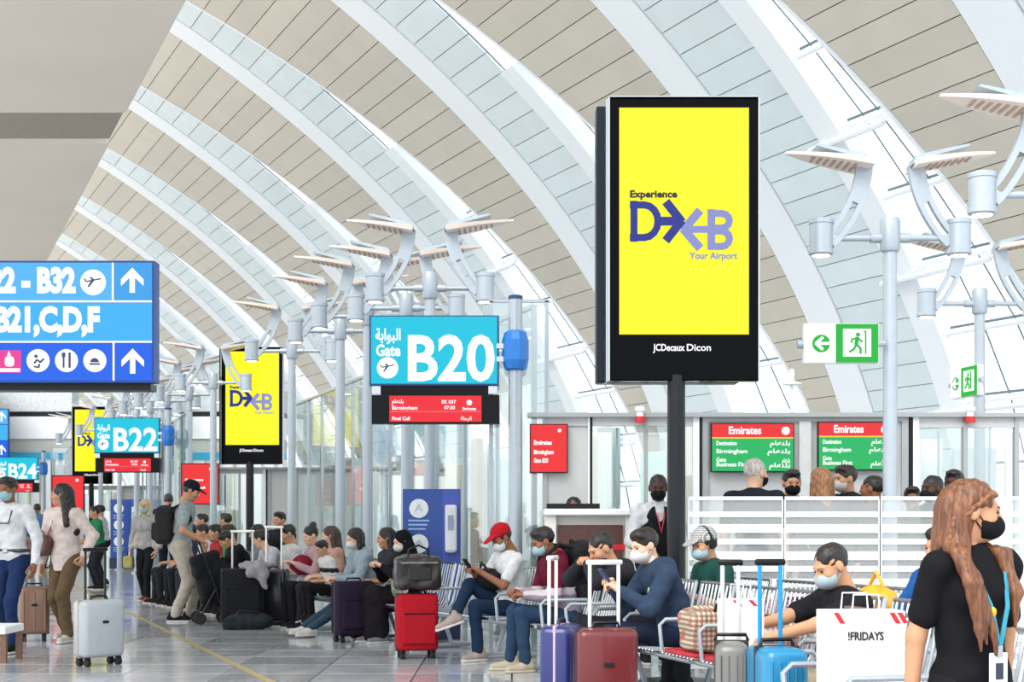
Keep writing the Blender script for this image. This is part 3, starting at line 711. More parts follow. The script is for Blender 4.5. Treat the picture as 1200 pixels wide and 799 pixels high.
# podium desk
def podium():
    Y = 13.4; s = F/Y; root = thing('podium_desk', 'white podium desk with a dark wood front and red stripe', 'desk', ((692-600)/s, Y, 0))
    X = lambda x: (x-692)/s
    Z = lambda y: H + (HZ-y)/s
    MB().rbox((0, .2, Z(600)), (X(747)-X(638), .62, .06), .012).build('worktop', M_WHITE, root)
    m = mat('desk_white', 'e6e4de', .45, var=.02)
    for x in (645, 739): MB().box((X(x), .2, Z(603)/2), (.1, .5, Z(603))).build('side_panel', m, root)
    MB().box((0, .25, Z(603)/2), (X(736)-X(648), .4, Z(603))).build('body', m, root)
    MB().box((0, .03, Z(629)), (X(729)-X(653), .04, Z(615)-Z(643))).build('wood_panel', mat('dark_wood', '5a3833', .35, var=.2, scale=40), root)
    MB().box((0, .02, Z(641)), (X(731)-X(651), .03, .05)).build('red_stripe', mat('stripe_red', 'd81f2a', .4), root)
    MB().box((0, .03, Z(665)), (X(729)-X(653), .04, Z(648)-Z(690))).build('wood_panel', mat('dark_wood', '5a3833', .35), root)
    MB().box((X(673), .25, Z(594)), (.5, .03, .07)).build('monitor_edge', M_BLACK, root)
podium()

# queue barrier of striped glass
def barrier(x, Y, w_, label, hgt):
    root = thing('glass_barrier', label, 'barrier', (x, Y, 0), 0, 'striped glass queue barriers')
    MB().box((0, 0, hgt/2), (w_-.004, .008, hgt)).build('pane', glass_mat('barrier_glass', (.96, .985, .985), .05, .05, .16), root)
    for sx in (-1, 1): MB().box((sx*(w_/2-.03), .02, .2), (.04, .03, .4)).build('clamp', M_CHROME, root)
    for sx in (-1, 1): MB().box((sx*w_/2, -.008, hgt/2), (.01, .012, hgt)).build('joint_strip', M_WHITE, root)
    MB().box((0, 0, hgt+.008), (w_, .03, .03)).build('top_rail', M_WHITE, root)
    z = .1; fm = glass_mat('frit_white', (.97, .98, .98), .03, .3, .78)
    st = MB().box((0, 0, 0), (w_, .004, .07)).mesh('stripe', fm); st2 = MB().box((0, 0, 0), (w_, .004, .045)).mesh('stripe', fm)
    i = 0
    while z < hgt-.05:
        obj('stripe', st if i % 2 == 0 else st2, root, (0, -.009, z)); z += .115 if i % 2 == 0 else .105; i += 1
for i in range(4):
    barrier(1.39 + .42 + i*.78, 11.75, .76, 'white-striped glass barrier panel ' + ('in front of the grey-haired man and the clerk', 'in front of the woman with light brown hair', 'beside the foot of the exit-sign lamp post', 'behind the woman with braided hair')[i], H+27*11.75/F)
# small fittings on the counter rail
for x, Y, nm in ((750, FY-.1, 'near the big yellow screen'), (1137, FY-.1, 'over the glass doors')):
    t = thing('alarm_beacon', 'small white and red alarm beacon on the counter rail ' + nm, 'beacon', ((x-600)*Y/F, Y, P(0, 488, Y).z), 0, 'alarm beacons')
    MB().lathe([(.035, 0), (.035, .05), (.05, .055), (.05, .09), (.03, .1)], n=12).build('beacon_body', M_WHITE, t); MB().lathe([(.052, -.06), (.052, 0)], n=12).build('red_lens', mat('beacon_red', 'c8202a', .3), t)
t = thing('post_lamp', 'slim white post lamp with a flat disc head behind the counter', 'lamp', ((928-600)*24/F, 24, 0))
MB().lathe([(.05, 0), (.03, .05), (.03, P(0, 452, 24).z)], n=10).build('pole', M_WHITE, t); z_ = P(0, 452, 24).z
MB().lathe([(.03, z_), (.16, z_+.02), (.16, z_+.05), (.03, z_+.08), (.05, z_+.2), (.03, z_+.28)], n=14).build('disc_head', M_WHITE, t)

# ------------------------------------------------------------------ signed-distance modelling (people, bags)
def nets(D, lo, h):
    """surface nets: zero level of grid D -> vertices, quads"""
    S = D < 0; nx, ny, nz = D.shape
    cnt = np.zeros((nx-1, ny-1, nz-1), np.int8)
    for a in (0, 1):
        for b in (0, 1):
            for c in (0, 1): cnt += S[a:nx-1+a, b:ny-1+b, c:nz-1+c]
    act = (cnt > 0) & (cnt < 8); idx = np.argwhere(act)
    if len(idx) == 0: return np.zeros((0, 3)), np.zeros((0, 4), int)
    cor = np.array([(a, b, c) for a in (0, 1) for b in (0, 1) for c in (0, 1)])
    val = np.stack([D[idx[:, 0]+a, idx[:, 1]+b, idx[:, 2]+c] for a, b, c in cor], 1)
    acc = np.zeros((len(idx), 3)); num = np.zeros(len(idx))
    for i in range(8):
        for j in range(i+1, 8):
            if np.abs(cor[i]-cor[j]).sum() != 1: continue
            vi, vj = val[:, i], val[:, j]; m = (vi < 0) != (vj < 0)
            t = np.where(m, vi/np.where(m, vi-vj, 1), 0)
            acc += np.where(m[:, None], cor[i] + t[:, None]*(cor[j]-cor[i]), 0); num += m
    V = (idx + acc/num[:, None])*h + lo
    ids = -np.ones(act.shape, int); ids[act] = np.arange(len(idx)); Q = []
    for ax in range(3):
        o = [(1, 0, 0), (0, 1, 0), (0, 0, 1)][ax]
        A = S[:nx-o[0], :ny-o[1], :nz-o[2]]; Bs = S[o[0]:, o[1]:, o[2]:]
        e = np.argwhere(A != Bs); u, w = (ax+1) % 3, (ax+2) % 3
        e = e[(e[:, u] > 0) & (e[:, w] > 0) & (e[:, u] < act.shape[u]) & (e[:, w] < act.shape[w])]
        if not len(e): continue
        def g(du, dw):
            c = e.copy(); c[:, u] += du; c[:, w] += dw; return ids[c[:, 0], c[:, 1], c[:, 2]]
        q = np.stack([g(-1, -1), g(0, -1), g(0, 0), g(-1, 0)], 1)
        fl = ~A[e[:, 0], e[:, 1], e[:, 2]]
        q[fl] = q[fl][:, ::-1]; Q.append(q)
    Q = np.concatenate(Q); Q = Q[(Q >= 0).all(1)]
    return V, Q
def cap(a, b, ra, rb, k=.02): return ('c', np.array(a, float), np.array(b, float), ra, rb, k, 1)
def ell(c, r, rot=None, k=.02, op=1): return ('e', np.array(c, float), np.array(r, float), rot, None, k, op)
def cut(c, r, rot=None, k=.008): return ell(c, r, rot, k, -1)
def rbx(c, r, rad, rot=None, k=.01, op=1): return ('b', np.array(c, float), np.array(r, float), rot, rad, k, op)
def half(n, o): return ('p', np.array(n, float), o, None, None, 0, 0)
def sdf(prims, h, wrinkle=0., seed=0, wf=(38, 30, 24)):
    lo = np.full(3, 1e9); hi = -lo
    bb = []
    for p in prims:
        if p[0] == 'c':
            l = np.minimum(p[1]-p[3], p[2]-p[4]); u = np.maximum(p[1]+p[3], p[2]+p[4])
        elif p[0] in 'eb':
            r = p[2] + (p[4] or 0)
            if p[3] is not None: r = np.abs(p[3]) @ r
            l, u = p[1]-r, p[1]+r
        else: bb.append(None); continue
        bb.append((l, u))
        if p[6] == 1: lo = np.minimum(lo, l); hi = np.maximum(hi, u)
    pad = 3*h + .012; lo -= pad; hi += pad
    n = np.ceil((hi-lo)/h).astype(int) + 1
    D = np.full(n, .25); ax = [lo[i] + h*np.arange(n[i]) for i in range(3)]
    for p, b in zip(prims, bb):
        if p[0] == 'p':
            d = ax[0][:, None, None]*p[1][0] + ax[1][None, :, None]*p[1][1] + ax[2][None, None, :]*p[1][2] - p[2]
            D = np.maximum(D, d); continue
        k = p[5]; m = 3*h + k*1.6
        i0 = np.clip(np.floor((b[0]-m-lo)/h).astype(int), 0, n-1); i1 = np.clip(np.ceil((b[1]+m-lo)/h).astype(int)+1, 1, n)
        if (i1 <= i0).any(): continue
        sl = tuple(slice(a, c) for a, c in zip(i0, i1))
        x, y, z = ax[0][sl[0]][:, None, None]-p[1][0], ax[1][sl[1]][None, :, None]-p[1][1], ax[2][sl[2]][None, None, :]-p[1][2]
        if p[0] == 'c':
            d = p[2]-p[1]; L = float(d@d) + 1e-9; t = np.clip((x*d[0]+y*d[1]+z*d[2])/L, 0, 1)
            dist = np.sqrt((x-t*d[0])**2+(y-t*d[1])**2+(z-t*d[2])**2) - (p[3]+(p[4]-p[3])*t)
        else:
            if p[3] is not None:
                Rm = p[3]; x, y, z = (Rm[0, 0]*x+Rm[1, 0]*y+Rm[2, 0]*z, Rm[0, 1]*x+Rm[1, 1]*y+Rm[2, 1]*z, Rm[0, 2]*x+Rm[1, 2]*y+Rm[2, 2]*z)
            r = p[2]
            if p[0] == 'e':
                k0 = np.sqrt((x/r[0])**2+(y/r[1])**2+(z/r[2])**2); k1 = np.sqrt((x/r[0]**2)**2+(y/r[1]**2)**2+(z/r[2]**2)**2)
                dist = k0*(k0-1)/(k1+1e-9)
            else:
                qx, qy, qz = np.abs(x)-r[0], np.abs(y)-r[1], np.abs(z)-r[2]
                dist = np.sqrt(np.maximum(qx, 0)**2+np.maximum(qy, 0)**2+np.maximum(qz, 0)**2) + np.minimum(np.maximum(qx, np.maximum(qy, qz)), 0) - p[4]
        S = D[sl]
        if p[6] == -1: dist = -dist; S2 = -S
        if k > 0:
            a_, b_2 = (S, dist) if p[6] == 1 else (-S, -dist)
            hh = np.maximum(k-np.abs(a_-b_2), 0)/k; rr = np.minimum(a_, b_2) - hh*hh*k*.25
            D[sl] = rr if p[6] == 1 else -rr
        else: D[sl] = np.minimum(S, dist) if p[6] == 1 else np.maximum(S, dist)
    if wrinkle:
        r_ = np.random.RandomState(seed); ph = r_.rand(6)*6.28; X, Y, Z = ax[0][:, None, None], ax[1][None, :, None], ax[2][None, None, :]
        D += wrinkle*(np.sin(wf[0]*X+14*Z+ph[0]+2*np.sin(9*Z+ph[3]))*np.sin(wf[1]*Z+8*X+ph[1]) + .7*np.sin(wf[2]*Y+20*Z+ph[2]+1.5*np.sin(13*X+ph[4])))
    return nets(D, lo, h)
def smesh(name, VQs, m):
    """list of (verts, quads) -> one smooth mesh"""
    vs, qs, o = [], [], 0
    for V, Q in VQs: vs.append(V); qs.append(Q+o); o += len(V)
    V = np.concatenate(vs); Q = np.concatenate(qs)
    me = bpy.data.meshes.new(name); me.vertices.add(len(V)); me.vertices.foreach_set('co', V.astype(np.float32).ravel())
    me.loops.add(len(Q)*4); me.loops.foreach_set('vertex_index', Q.astype(np.int32).ravel())
    me.polygons.add(len(Q)); me.polygons.foreach_set('loop_start', np.arange(0, len(Q)*4, 4, dtype=np.int32)); me.polygons.foreach_set('use_smooth', np.ones(len(Q), bool))
    me.materials.append(m); me.update(calc_edges=True); return me
CACHE = {}
def cached(key, fn):
    if key not in CACHE: CACHE[key] = fn()
    return CACHE[key]
def xf(VQ, Rm, t, k=1.): return (VQ[0]*k @ Rm.T + t, VQ[1])

# ------------------------------------------------------------------ people
def rotz(a): c, s = math.cos(a), math.sin(a); return np.array([[c, -s, 0], [s, c, 0], [0, 0, 1.]])
def rotx(a): c, s = math.cos(a), math.sin(a); return np.array([[1, 0, 0], [0, c, -s], [0, s, c]])
def roty(a): c, s = math.cos(a), math.sin(a); return np.array([[c, 0, s], [0, 1, 0], [-s, 0, c]])
def unit(v): v = np.array(v, float); return v/(np.linalg.norm(v)+1e-9)
HEAD = [ell((0, -.014, .03), (.075, .094, .086), k=.02), ell((0, .022, -.03), (.061, .07, .083), k=.03), ell((0, .05, -.088), (.034, .034, .026), k=.03),
        cap((0, .088, .008), (0, .104, -.026), .008, .012, .012), ell((0, .078, .022), (.048, .016, .011), k=.02), cut((-.03, .1, .003), (.017, .016, .009)), cut((.03, .1, .003), (.017, .016, .009)),
        ell((-.042, .062, -.025), (.02, .02, .02), k=.03), ell((.042, .062, -.025), (.02, .02, .02), k=.03), ell((0, .088, -.06), (.022, .01, .005), k=.008), ell((0, .086, -.069), (.02, .01, .006), k=.008),
        ell((-.077, -.006, -.004), (.011, .022, .032), k=.008), ell((.077, -.006, -.004), (.011, .022, .032), k=.008), cap((0, -.02, -.05), (0, -.035, -.17), .052, .055, .03)]
def head_mesh(h): return cached(('head', h), lambda: sdf(HEAD, h))
FACECUT = [cut((0, .13, -.02), (.075, .085, .088), k=.015)]
HAIRS = {
 'short': [ell((0, -.02, .036), (.083, .1, .091), k=.02), ell((0, .045, .092), (.06, .045, .03), k=.03), cut((0, .128, -.022), (.085, .08, .09), k=.012), cut((0, .03, -.16), (.14, .2, .115), k=.012), cut((-.088, .012, -.022), (.026, .034, .042), k=.008), cut((.088, .012, -.022), (.026, .034, .042), k=.008)],
 'crop': [ell((0, -.018, .033), (.079, .097, .089), k=.02), cut((0, .13, -.012), (.09, .085, .092), k=.012), cut((0, .04, -.15), (.14, .2, .12), k=.012), cut((-.088, .012, -.022), (.026, .034, .042), k=.008), cut((.088, .012, -.022), (.026, .034, .042), k=.008)],
 'long': [ell((0, -.02, .034), (.086, .102, .094), k=.02), cap((-.06, -.04, -.02), (-.09, -.04, -.32), .046, .036, .04), cap((.06, -.04, -.02), (.09, -.04, -.3), .046, .034, .04), cap((0, -.07, 0), (0, -.11, -.4), .065, .06, .05), cut((0, .125, -.03), (.06, .09, .1), k=.012)],
 'bob': [ell((0, -.02, .034), (.086, .102, .094), k=.02), cap((-.066, -.02, 0), (-.072, 0, -.11), .034, .028, .03), cap((.066, -.02, 0), (.072, 0, -.11), .034, .028, .03), cap((0, -.06, 0), (0, -.06, -.12), .06, .05, .05), cut((0, .125, -.03), (.06, .09, .1), k=.012)],
 'bun': [ell((0, -.02, .034), (.083, .1, .091), k=.02), ell((0, -.075, .11), (.05, .05, .045), k=.015), cut((0, .128, -.022), (.075, .08, .09), k=.012), cut((0, .03, -.16), (.14, .2, .115), k=.012)],
 'pony': [ell((0, -.02, .034), (.083, .1, .091), k=.02), cap((0, -.1, .04), (0, -.13, -.2), .035, .02, .02), cut((0, .128, -.022), (.075, .08, .09), k=.012), cut((0, .03, -.16), (.14, .2, .115), k=.012)],
 'scarf': [ell((0, -.018, .03), (.09, .108, .1), k=.02), cap((0, -.03, -.05), (0, -.02, -.17), .088, .1, .04), cap((-.05, -.04, -.1), (-.08, -.05, -.3), .07, .08, .05), cap((.05, -.04, -.1), (.08, -.05, -.3), .07, .08, .05), cut((0, .125, -.012), (.056, .085, .08), k=.012)]}
MASK = [ell((0, .04, -.052), (.069, .085, .06), k=0), half((0, -1, -.1), -.022), half((0, 0, 1), -.012)]
LOOPS = [cap((s*.066, .03, -.03), (s*.08, -.012, .012), .0035, .0035, 0) for s in (-1, 1)] + [cap((s*.06, .035, -.075), (s*.08, -.012, -.02), .0035, .0035, 0) for s in (-1, 1)]
CAPM = [ell((0, -.014, .052), (.088, .105, .092), k=.0), cut((0, 0, -.045), (.2, .2, .085), k=.0), ell((0, .11, .05), (.062, .085, .012), rotx(R(-12)), k=.012)]
FING = {'relaxed': (18, 22, 16), 'hold': (48, 62, 45), 'fist': (70, 85, 60), 'flat': (6, 8, 6)}
def hand_mesh(curl, h, side):
    """wrist at the origin, fingers along +y, palm facing -z, thumb on the -x*side ... side 1 = right hand"""
    def mk():
        c = FING[curl]; pr = [cap((-.022*side, .02, 0), (-.026*side, .08, 0), .017, .015, .015), cap((.02*side, .02, 0), (.024*side, .075, 0), .016, .014, .015), cap((0, .0, 0), (0, .07, 0), .02, .017, .02), cap((0, -.05, 0), (0, .02, 0), .026, .021, .02)]
        for i, (x, L, r) in enumerate(((-.031, .076, .0088), (-.010, .084, .009), (.011, .078, .0088), (.031, .062, .0078))):
            p = np.array([x*side, .084 - abs(i-1)*.004, 0.]); a = 0.
            for q, f in enumerate((.45, .31, .24)):
                a += R(c[q]); n = p + np.array([x*side*.12*f, math.cos(a)*L*f, -math.sin(a)*L*f]); pr.append(cap(p, n, r*(1-.08*q), r*(1-.08*(q+1)), .004)); p = n
        p = np.array([-.026*side, .022, -.004]); t1 = p + np.array([-.03*side, .03, -.012]); t2 = t1 + np.array([-.012*side, .032, -.012 - .006*(c[0] > 30)]); t3 = t2 + np.array([(.012 if c[0] > 30 else -.002)*side, .026, -.01])
        pr += [cap(p, t1, .0135, .011, .01), cap(t1, t2, .011, .0098, .004), cap(t2, t3, .0098, .0085, .004)]
        return sdf(pr, h)
    return cached(('hand', curl, h, side), mk)
SHOE = [cap((0, -.055, .045), (0, .02, .05), .042, .044, .03), cap((0, .02, .042), (0, .15, .03), .042, .032, .03), cap((0, -.04, .06), (0, -.03, .1), .04, .042, .03), half((0, 0, -1), -.006)]
SOLE = [cap((0, -.055, .008), (0, .05, .008), .044, .048, .02), cap((0, .05, .008), (0, .152, .008), .047, .037, .02), half((0, 0, 1), .022), half((0, 0, -1), .0)]
def ik(a, t, l1, l2, hint):
    a, t = np.array(a, float), np.array(t, float); d = t-a; L = np.linalg.norm(d); mx = (l1+l2)*.995
    if L > mx: t = a + d/L*mx; d = t-a; L = mx
    u = d/L; hint = np.array(hint, float); hint = hint - u*(hint@u); hint = unit(hint)
    x = (l1*l1-l2*l2+L*L)/(2*L); y = math.sqrt(max(l1*l1-x*x, 1e-6)); return a+u*x+hint*y, t
SKIN = {'light': 'dcb096', 'tan': 'c08f70', 'brown': '8a5a42', 'dark': '4a2f26', 'warm': 'c4916f'}
COUNT = [0]
def hair_mat(col):
    n = 'hair_'+col
    if n in MATS: return MATS[n]
    m = mat(n, col, .42, var=.55, scale=1., bump=.5, spec=.5); nt = m.node_tree
    nz = [q for q in nt.nodes if q.type == 'TEX_NOISE'][0]; tc = [q for q in nt.nodes if q.type == 'TEX_COORD'][0]
    mp = nt.nodes.new('ShaderNodeMapping'); mp.inputs['Scale'].default_value = (95, 95, 9)
    nt.links.new(tc.outputs['Object'], mp.inputs[0]); nt.links.new(mp.outputs[0], nz.inputs['Vector']); return m
def person(label, loc, rz, h=1.7, skin='tan', group=None, sit=False, pel=None, lean=(4, 8), twist=0, head=(0, 0), neck=12, hands=(None, None), elbows=(None, None), curl='relaxed', handdir=(None, None),
           feet=None, knees=None, toes=(8, 8), top=('tee', 'ffffff'), bottom='2b3550', shoes='222222', sole='e8e6e0', hair=('short', '17130f'), mask=None, cap_=None, girth=1., bot_loose=1., vox=.0115, top_mat=None, bottom_mat=None, skirt=False, fem=False):
    """root at the floor under the pelvis, facing local +y; hands/feet = (left, right) targets in metres for a 1.7 m body"""
    COUNT[0] += 1; seed = COUNT[0]; k = h/1.7
    root = thing('person', label, 'person', loc, rz, group)
    pz = .485 if sit else .915
    P0 = np.array(pel if pel is not None else (0, 0, pz), float)
    l1, l2 = R(lean[0]), R(lean[1])
    T1 = np.array([0, math.sin(l1), math.cos(l1)]); T2 = np.array([0, math.sin(l2), math.cos(l2)])
    mid = P0 + .21*T1; nk = mid + .30*T2
    tw = rotz(R(twist)); rt = tw @ np.array([1., 0, 0]); bk = np.cross(rt, T2)
    RT2 = np.stack([rt, np.cross(T2, rt), T2], 1); RT1 = np.stack([np.array([1., 0, 0]), np.cross(T1, [1., 0, 0]), T1], 1)
    sw = .165 if fem else .18
    sh = [nk - .055*T2 - sw*rt, nk - .055*T2 + sw*rt]
    nl = R(neck) + l2*.55; hc = nk + .06*np.array([0, math.sin(l2), math.cos(l2)]) + .098*np.array([0, math.sin(nl), math.cos(nl)])
    HR = rotz(R(head[0])) @ rotx(-R(head[1]))
    hw = .088*(1 if not fem else .98)
    hip = [P0 + np.array([-hw, 0, -.02]), P0 + np.array([hw, 0, -.02])]
    if feet is None:
        feet = ((-.1, .40, .085), (.1, .43, .085)) if sit else ((-.1, -.02, .085), (.1, .03, .085))
    kn, an = [], []
    for i in (0, 1):
        hint = (knees[i] if knees and knees[i] is not None else ((0, .6, 1) if sit else (0, 1, 0)))
        a, b = ik(hip[i], feet[i], .43, .425, hint); kn.append(a); an.append(b)
    el, wr = [], []
    for i in (0, 1):
        s = -1 if i == 0 else 1
        t = hands[i] if hands[i] is not None else sh[i] + np.array([s*.06, .04, -.52])
        hint = elbows[i] if elbows[i] is not None else (s*.5, -.8, -.3)
        a, b = ik(sh[i], t, .285, .25, hint); el.append(a); wr.append(b)
    g = girth
    kind, tcol = top[0], top[1]
    # --- skin: one mesh
    d = .018
    sk = [ell(P0+(0, -.01, .0), np.array((.15, .11, .12))*g-d, RT1), ell(mid, np.array((.135, .1, .17))*g-d, RT1), ell(mid+.17*T2, np.array((.155, .1, .16))*g-d, RT2), cap(sh[0], sh[1], .055-d*.5, .055-d*.5, .03), cap(nk-.04*T2, hc+HR@np.array((0, -.03, -.1)), .054, .05, .03)]
    short = kind in ('tee', 'polo')
    for i in (0, 1):
        sk += [cap(sh[i], el[i], .046*g**.5, .039, .02), cap(el[i], wr[i], .039, .026, .015)]
        sk += [cap(hip[i], kn[i], .07, .048, .03), cap(kn[i], an[i], .046, .03, .02)]
    VQ = [sdf(sk, vox)]
    fine = min(.007, vox*.55)
    VQ.append(xf(head_mesh(round(fine, 4)), HR, hc))
    for i in (0, 1):
        fd = unit(wr[i]-el[i]) if handdir[i] is None else unit(handdir[i])
        up = np.array([0, 0, 1.]); s = 1 if i == 1 else -1
        zx = np.cross(fd, up); zx = unit(zx) if np.linalg.norm(zx) > .15 else np.array([1., 0, 0])
        pn = np.cross(zx, fd)
        if fd[2] < -.7:                       # hanging: palm faces the thigh
            pn = np.array([s*1., 0, 0]); pn = unit(pn - fd*(pn@fd)); zx = np.cross(fd, pn)
        VQ.append(xf(hand_mesh(curl if isinstance(curl, str) else curl[i], round(min(.006, vox*.45), 4), s), np.stack([zx, fd, pn], 1), wr[i]))
    VQ = [(v*k, q) for v, q in VQ]
    obj('body', smesh('body', VQ, mat('skin_'+skin, SKIN[skin], .55, var=.05, scale=20, spec=.3)), root)
    # --- top
    f = .012 if short or kind in ('shirt', 'blouse') else .02
    tp = [ell(mid, np.array((.138, .108, .175))*g+f, RT1, .04), ell(mid+.17*T2, np.array((.158, .108, .16))*g+f, RT2, .04), cap(sh[0], sh[1], .05+f, .05+f, .04)]
    if fem: tp += [ell(mid+.14*T2+RT2@np.array((s*.065, .085, 0)), (.06, .05, .06), k=.04) for s in (-1, 1)]
    if kind != 'crop': tp.append(ell(P0+.03*T1, np.array((.155, .118, .11))*g+f, RT1, .04))
    if kind == 'tunic' and not sit: tp.append(cap(P0+.05*T1, P0-.16*T1, .135, .155, .05))
    for i in (0, 1):
        if short:
            e = sh[i] + (el[i]-sh[i])*.68; tp.append(cap(sh[i], e, (.046 if fem else .053)+f, (.046 if fem else .05)+f, .03))
        elif kind == 'vest': pass
        else:
            w = el[i] + (wr[i]-el[i])*.95; tp += [cap(sh[i], el[i], .05+f, .042+f, .03), cap(el[i], w, .042+f, .031+f*.6, .02)]
    if kind in ('hoodie', 'jacket'): tp += [ell(nk-.01*T2-np.array((0, .085, 0)), (.11, .075, .075), RT2, .03), cap(nk-.05*T2+np.array((-.07, .02, 0)), nk-.05*T2+np.array((.07, .02, 0)), .04, .04, .03)]
    if kind in ('shirt', 'polo', 'blouse'): tp.append(cap(nk-.035*T2, nk-.005*T2, .066, .06, .02))
    if not sit: tp.append(half((0, 0, -1), -(P0[2]-(.15 if kind == 'tunic' else .065))))
    tm = top_mat or cloth(tcol)
    to = obj({'tee': 't_shirt', 'polo': 'polo_shirt', 'shirt': 'shirt', 'hoodie': 'hooded_top', 'jacket': 'jacket', 'tunic': 'tunic', 'blouse': 'blouse', 'suit': 'suit_jacket', 'crop': 'top', 'vest': 'vest'}[kind], smesh('top', [(v*k, q) for v, q in [sdf(tp, vox, .005, seed)]], tm), root)
    # --- trousers
    b = .013*bot_loose
    bt = [ell(P0+(0, -.01, -.01), np.array((.152, .115, .12))*g+b, RT1, .04)]
    for i in (0, 1):
        ae = kn[i] + (an[i]-kn[i])*.97
        bt += [cap(hip[i], kn[i], .078*g**.5+b, .05+b, .035), cap(kn[i], ae, .05+b, .037+b*1.1, .03)]
    if skirt: bt += [cap((hip[0]+hip[1])/2, (kn[0]+kn[1])/2, .15, .14, .04), cap((kn[0]+kn[1])/2, (an[0]+an[1])/2+np.array((0, 0, .04)), .14, .15, .04)]
    obj('skirt' if skirt else 'trousers', smesh('bottom', [(v*k, q) for v, q in [sdf(bt, vox, .0045, seed+50)]], bottom_mat or cloth(bottom)), root)
    # --- shoes
    for i in (0, 1):
        fd = an[i]-kn[i]; yaw = math.atan2(-(kn[i]-hip[i])[0], max((kn[i]-hip[i])[1], .05)) if sit else 0
        Rm = rotz((R(toes[0]) if i == 0 else -R(toes[1])) + yaw*.6)
        pitch = 0.
        if an[i][2] > .16: Rm = Rm @ rotx(R(-18))
        t = an[i] + np.array((0, 0, -.085))
        so_ = obj('shoe', smesh('shoe', [(v*k, q) for v, q in [xf(cached('shoe', lambda: sdf(SHOE, .009)), Rm, t)]], cloth(shoes, .08)), root)
        obj('sole', smesh('sole', [(v*k, q) for v, q in [xf(cached('sole', lambda: sdf(SOLE, .008)), Rm, t)]], cloth(sole, .05)), so_)
    # --- head details
    hv = round(fine, 4)
    def onhead(name, key, prims, m, parent=root, w=0.):
        return obj(name, smesh(name, [(v*k, q) for v, q in [xf(cached((key, hv), lambda: sdf(prims, hv, w, 3, (120, 90, 60))), HR, hc)]], m), parent)
    if hair and cap_ and hair[0] in ('short', 'crop'): onhead('hair', 'undercap', [ell((0, -.018, .02), (.081, .098, .075), k=.02), cut((0, .12, -.02), (.1, .1, .12), k=.01), cut((0, .04, -.16), (.14, .2, .12), k=.012)], hair_mat(hair[1]))
    elif hair: onhead('headscarf' if hair[0] == 'scarf' else 'hair', hair[0], HAIRS[hair[0]], (cloth(hair[1]) if hair[0] == 'scarf' else hair_mat(hair[1])), w=.0025)
    for s in (-1, 1):
        onhead('eye', ('eye', s), [ell((s*.031, .0855, .003), (.012, .007, .006), k=0)], mat('eye_dark', '2a1c16', .2))
        onhead('eyebrow', ('brow', s), [cap((s*.014, .094, .022), (s*.046, .083, .024), .0045, .0035, 0)], mat('brow_dark', '221812', .8))
    if mask:
        mo = onhead('face_mask', 'mask', MASK, cloth(mask, .06))
        for s in (0, 1): onhead('ear_loop', ('loop', s), [LOOPS[s], LOOPS[s+2]], cloth(mask, .06), mo)
    if cap_: onhead('cap', 'cap', CAPM, cap_ if not isinstance(cap_, str) else cloth(cap_))
    root['_k'] = k
    return dict(root=root, nk=nk*k, mid=mid*k, P0=P0*k, sh=[s*k for s in sh], wr=[w*k for w in wr], el=[e*k for e in el], kn=[q*k for q in kn], hc=hc*k, HR=HR, RT2=RT2, T2=T2, k=k)

# ------------------------------------------------------------------ beam seating
def seat_mesh():
    prof = [(.25, .425), (.24, .445), (.1, .44), (-.12, .425), (-.2, .43), (-.245, .5), (-.3, .7), (-.335, .86), (-.35, .87)]
    mb = MB()
    for i in range(9): mb.tube([((i-4)*.056, y, z) for y, z in prof], .0085, 5)
    return mb.mesh('seat_grid', mat('slat_steel', '9a9fa3', .35, .6), True)
def frame_mesh():
    mb = MB(); prof = [(.26, .43), (.1, .43), (-.2, .415), (-.26, .5), (-.345, .87)]
    for s in (-1, 1): mb.tube([(s*.262, y, z) for y, z in prof], .014, 8)
    mb.tube([(-.262, .262, .432), (.262, .262, .432)], .014, 8); mb.tube([(-.262, -.345, .872), (.262, -.345, .872)], .014, 8)
    mb.tube([(-.262, -.05, .41), (.262, -.05, .41)], .012, 6)
    return mb.mesh('seat_frame', M_CHROME, True)
def arm_mesh():
    return MB().tube([(0, -.22, .4), (0, -.22, .62), (0, -.18, .655), (0, .18, .655), (0, .22, .62), (0, .2, .42)], .014, 8).mesh('armrest', M_STEEL, True)
SEAT, FRAME, ARM = seat_mesh(), frame_mesh(), arm_mesh()
PAD = MB().rbox((0, .02, .46), (.47, .42, .035), .015, 2).mesh('seat_pad', mat('pad_red', 'b3202e', .55), True)
BPAD = MB().rbox((0, -.275, .68), (.45, .03, .26), .012, 2, Matrix.Rotation(R(12), 3, 'X')).mesh('back_pad', mat('pad_red', 'b3202e', .55), True)
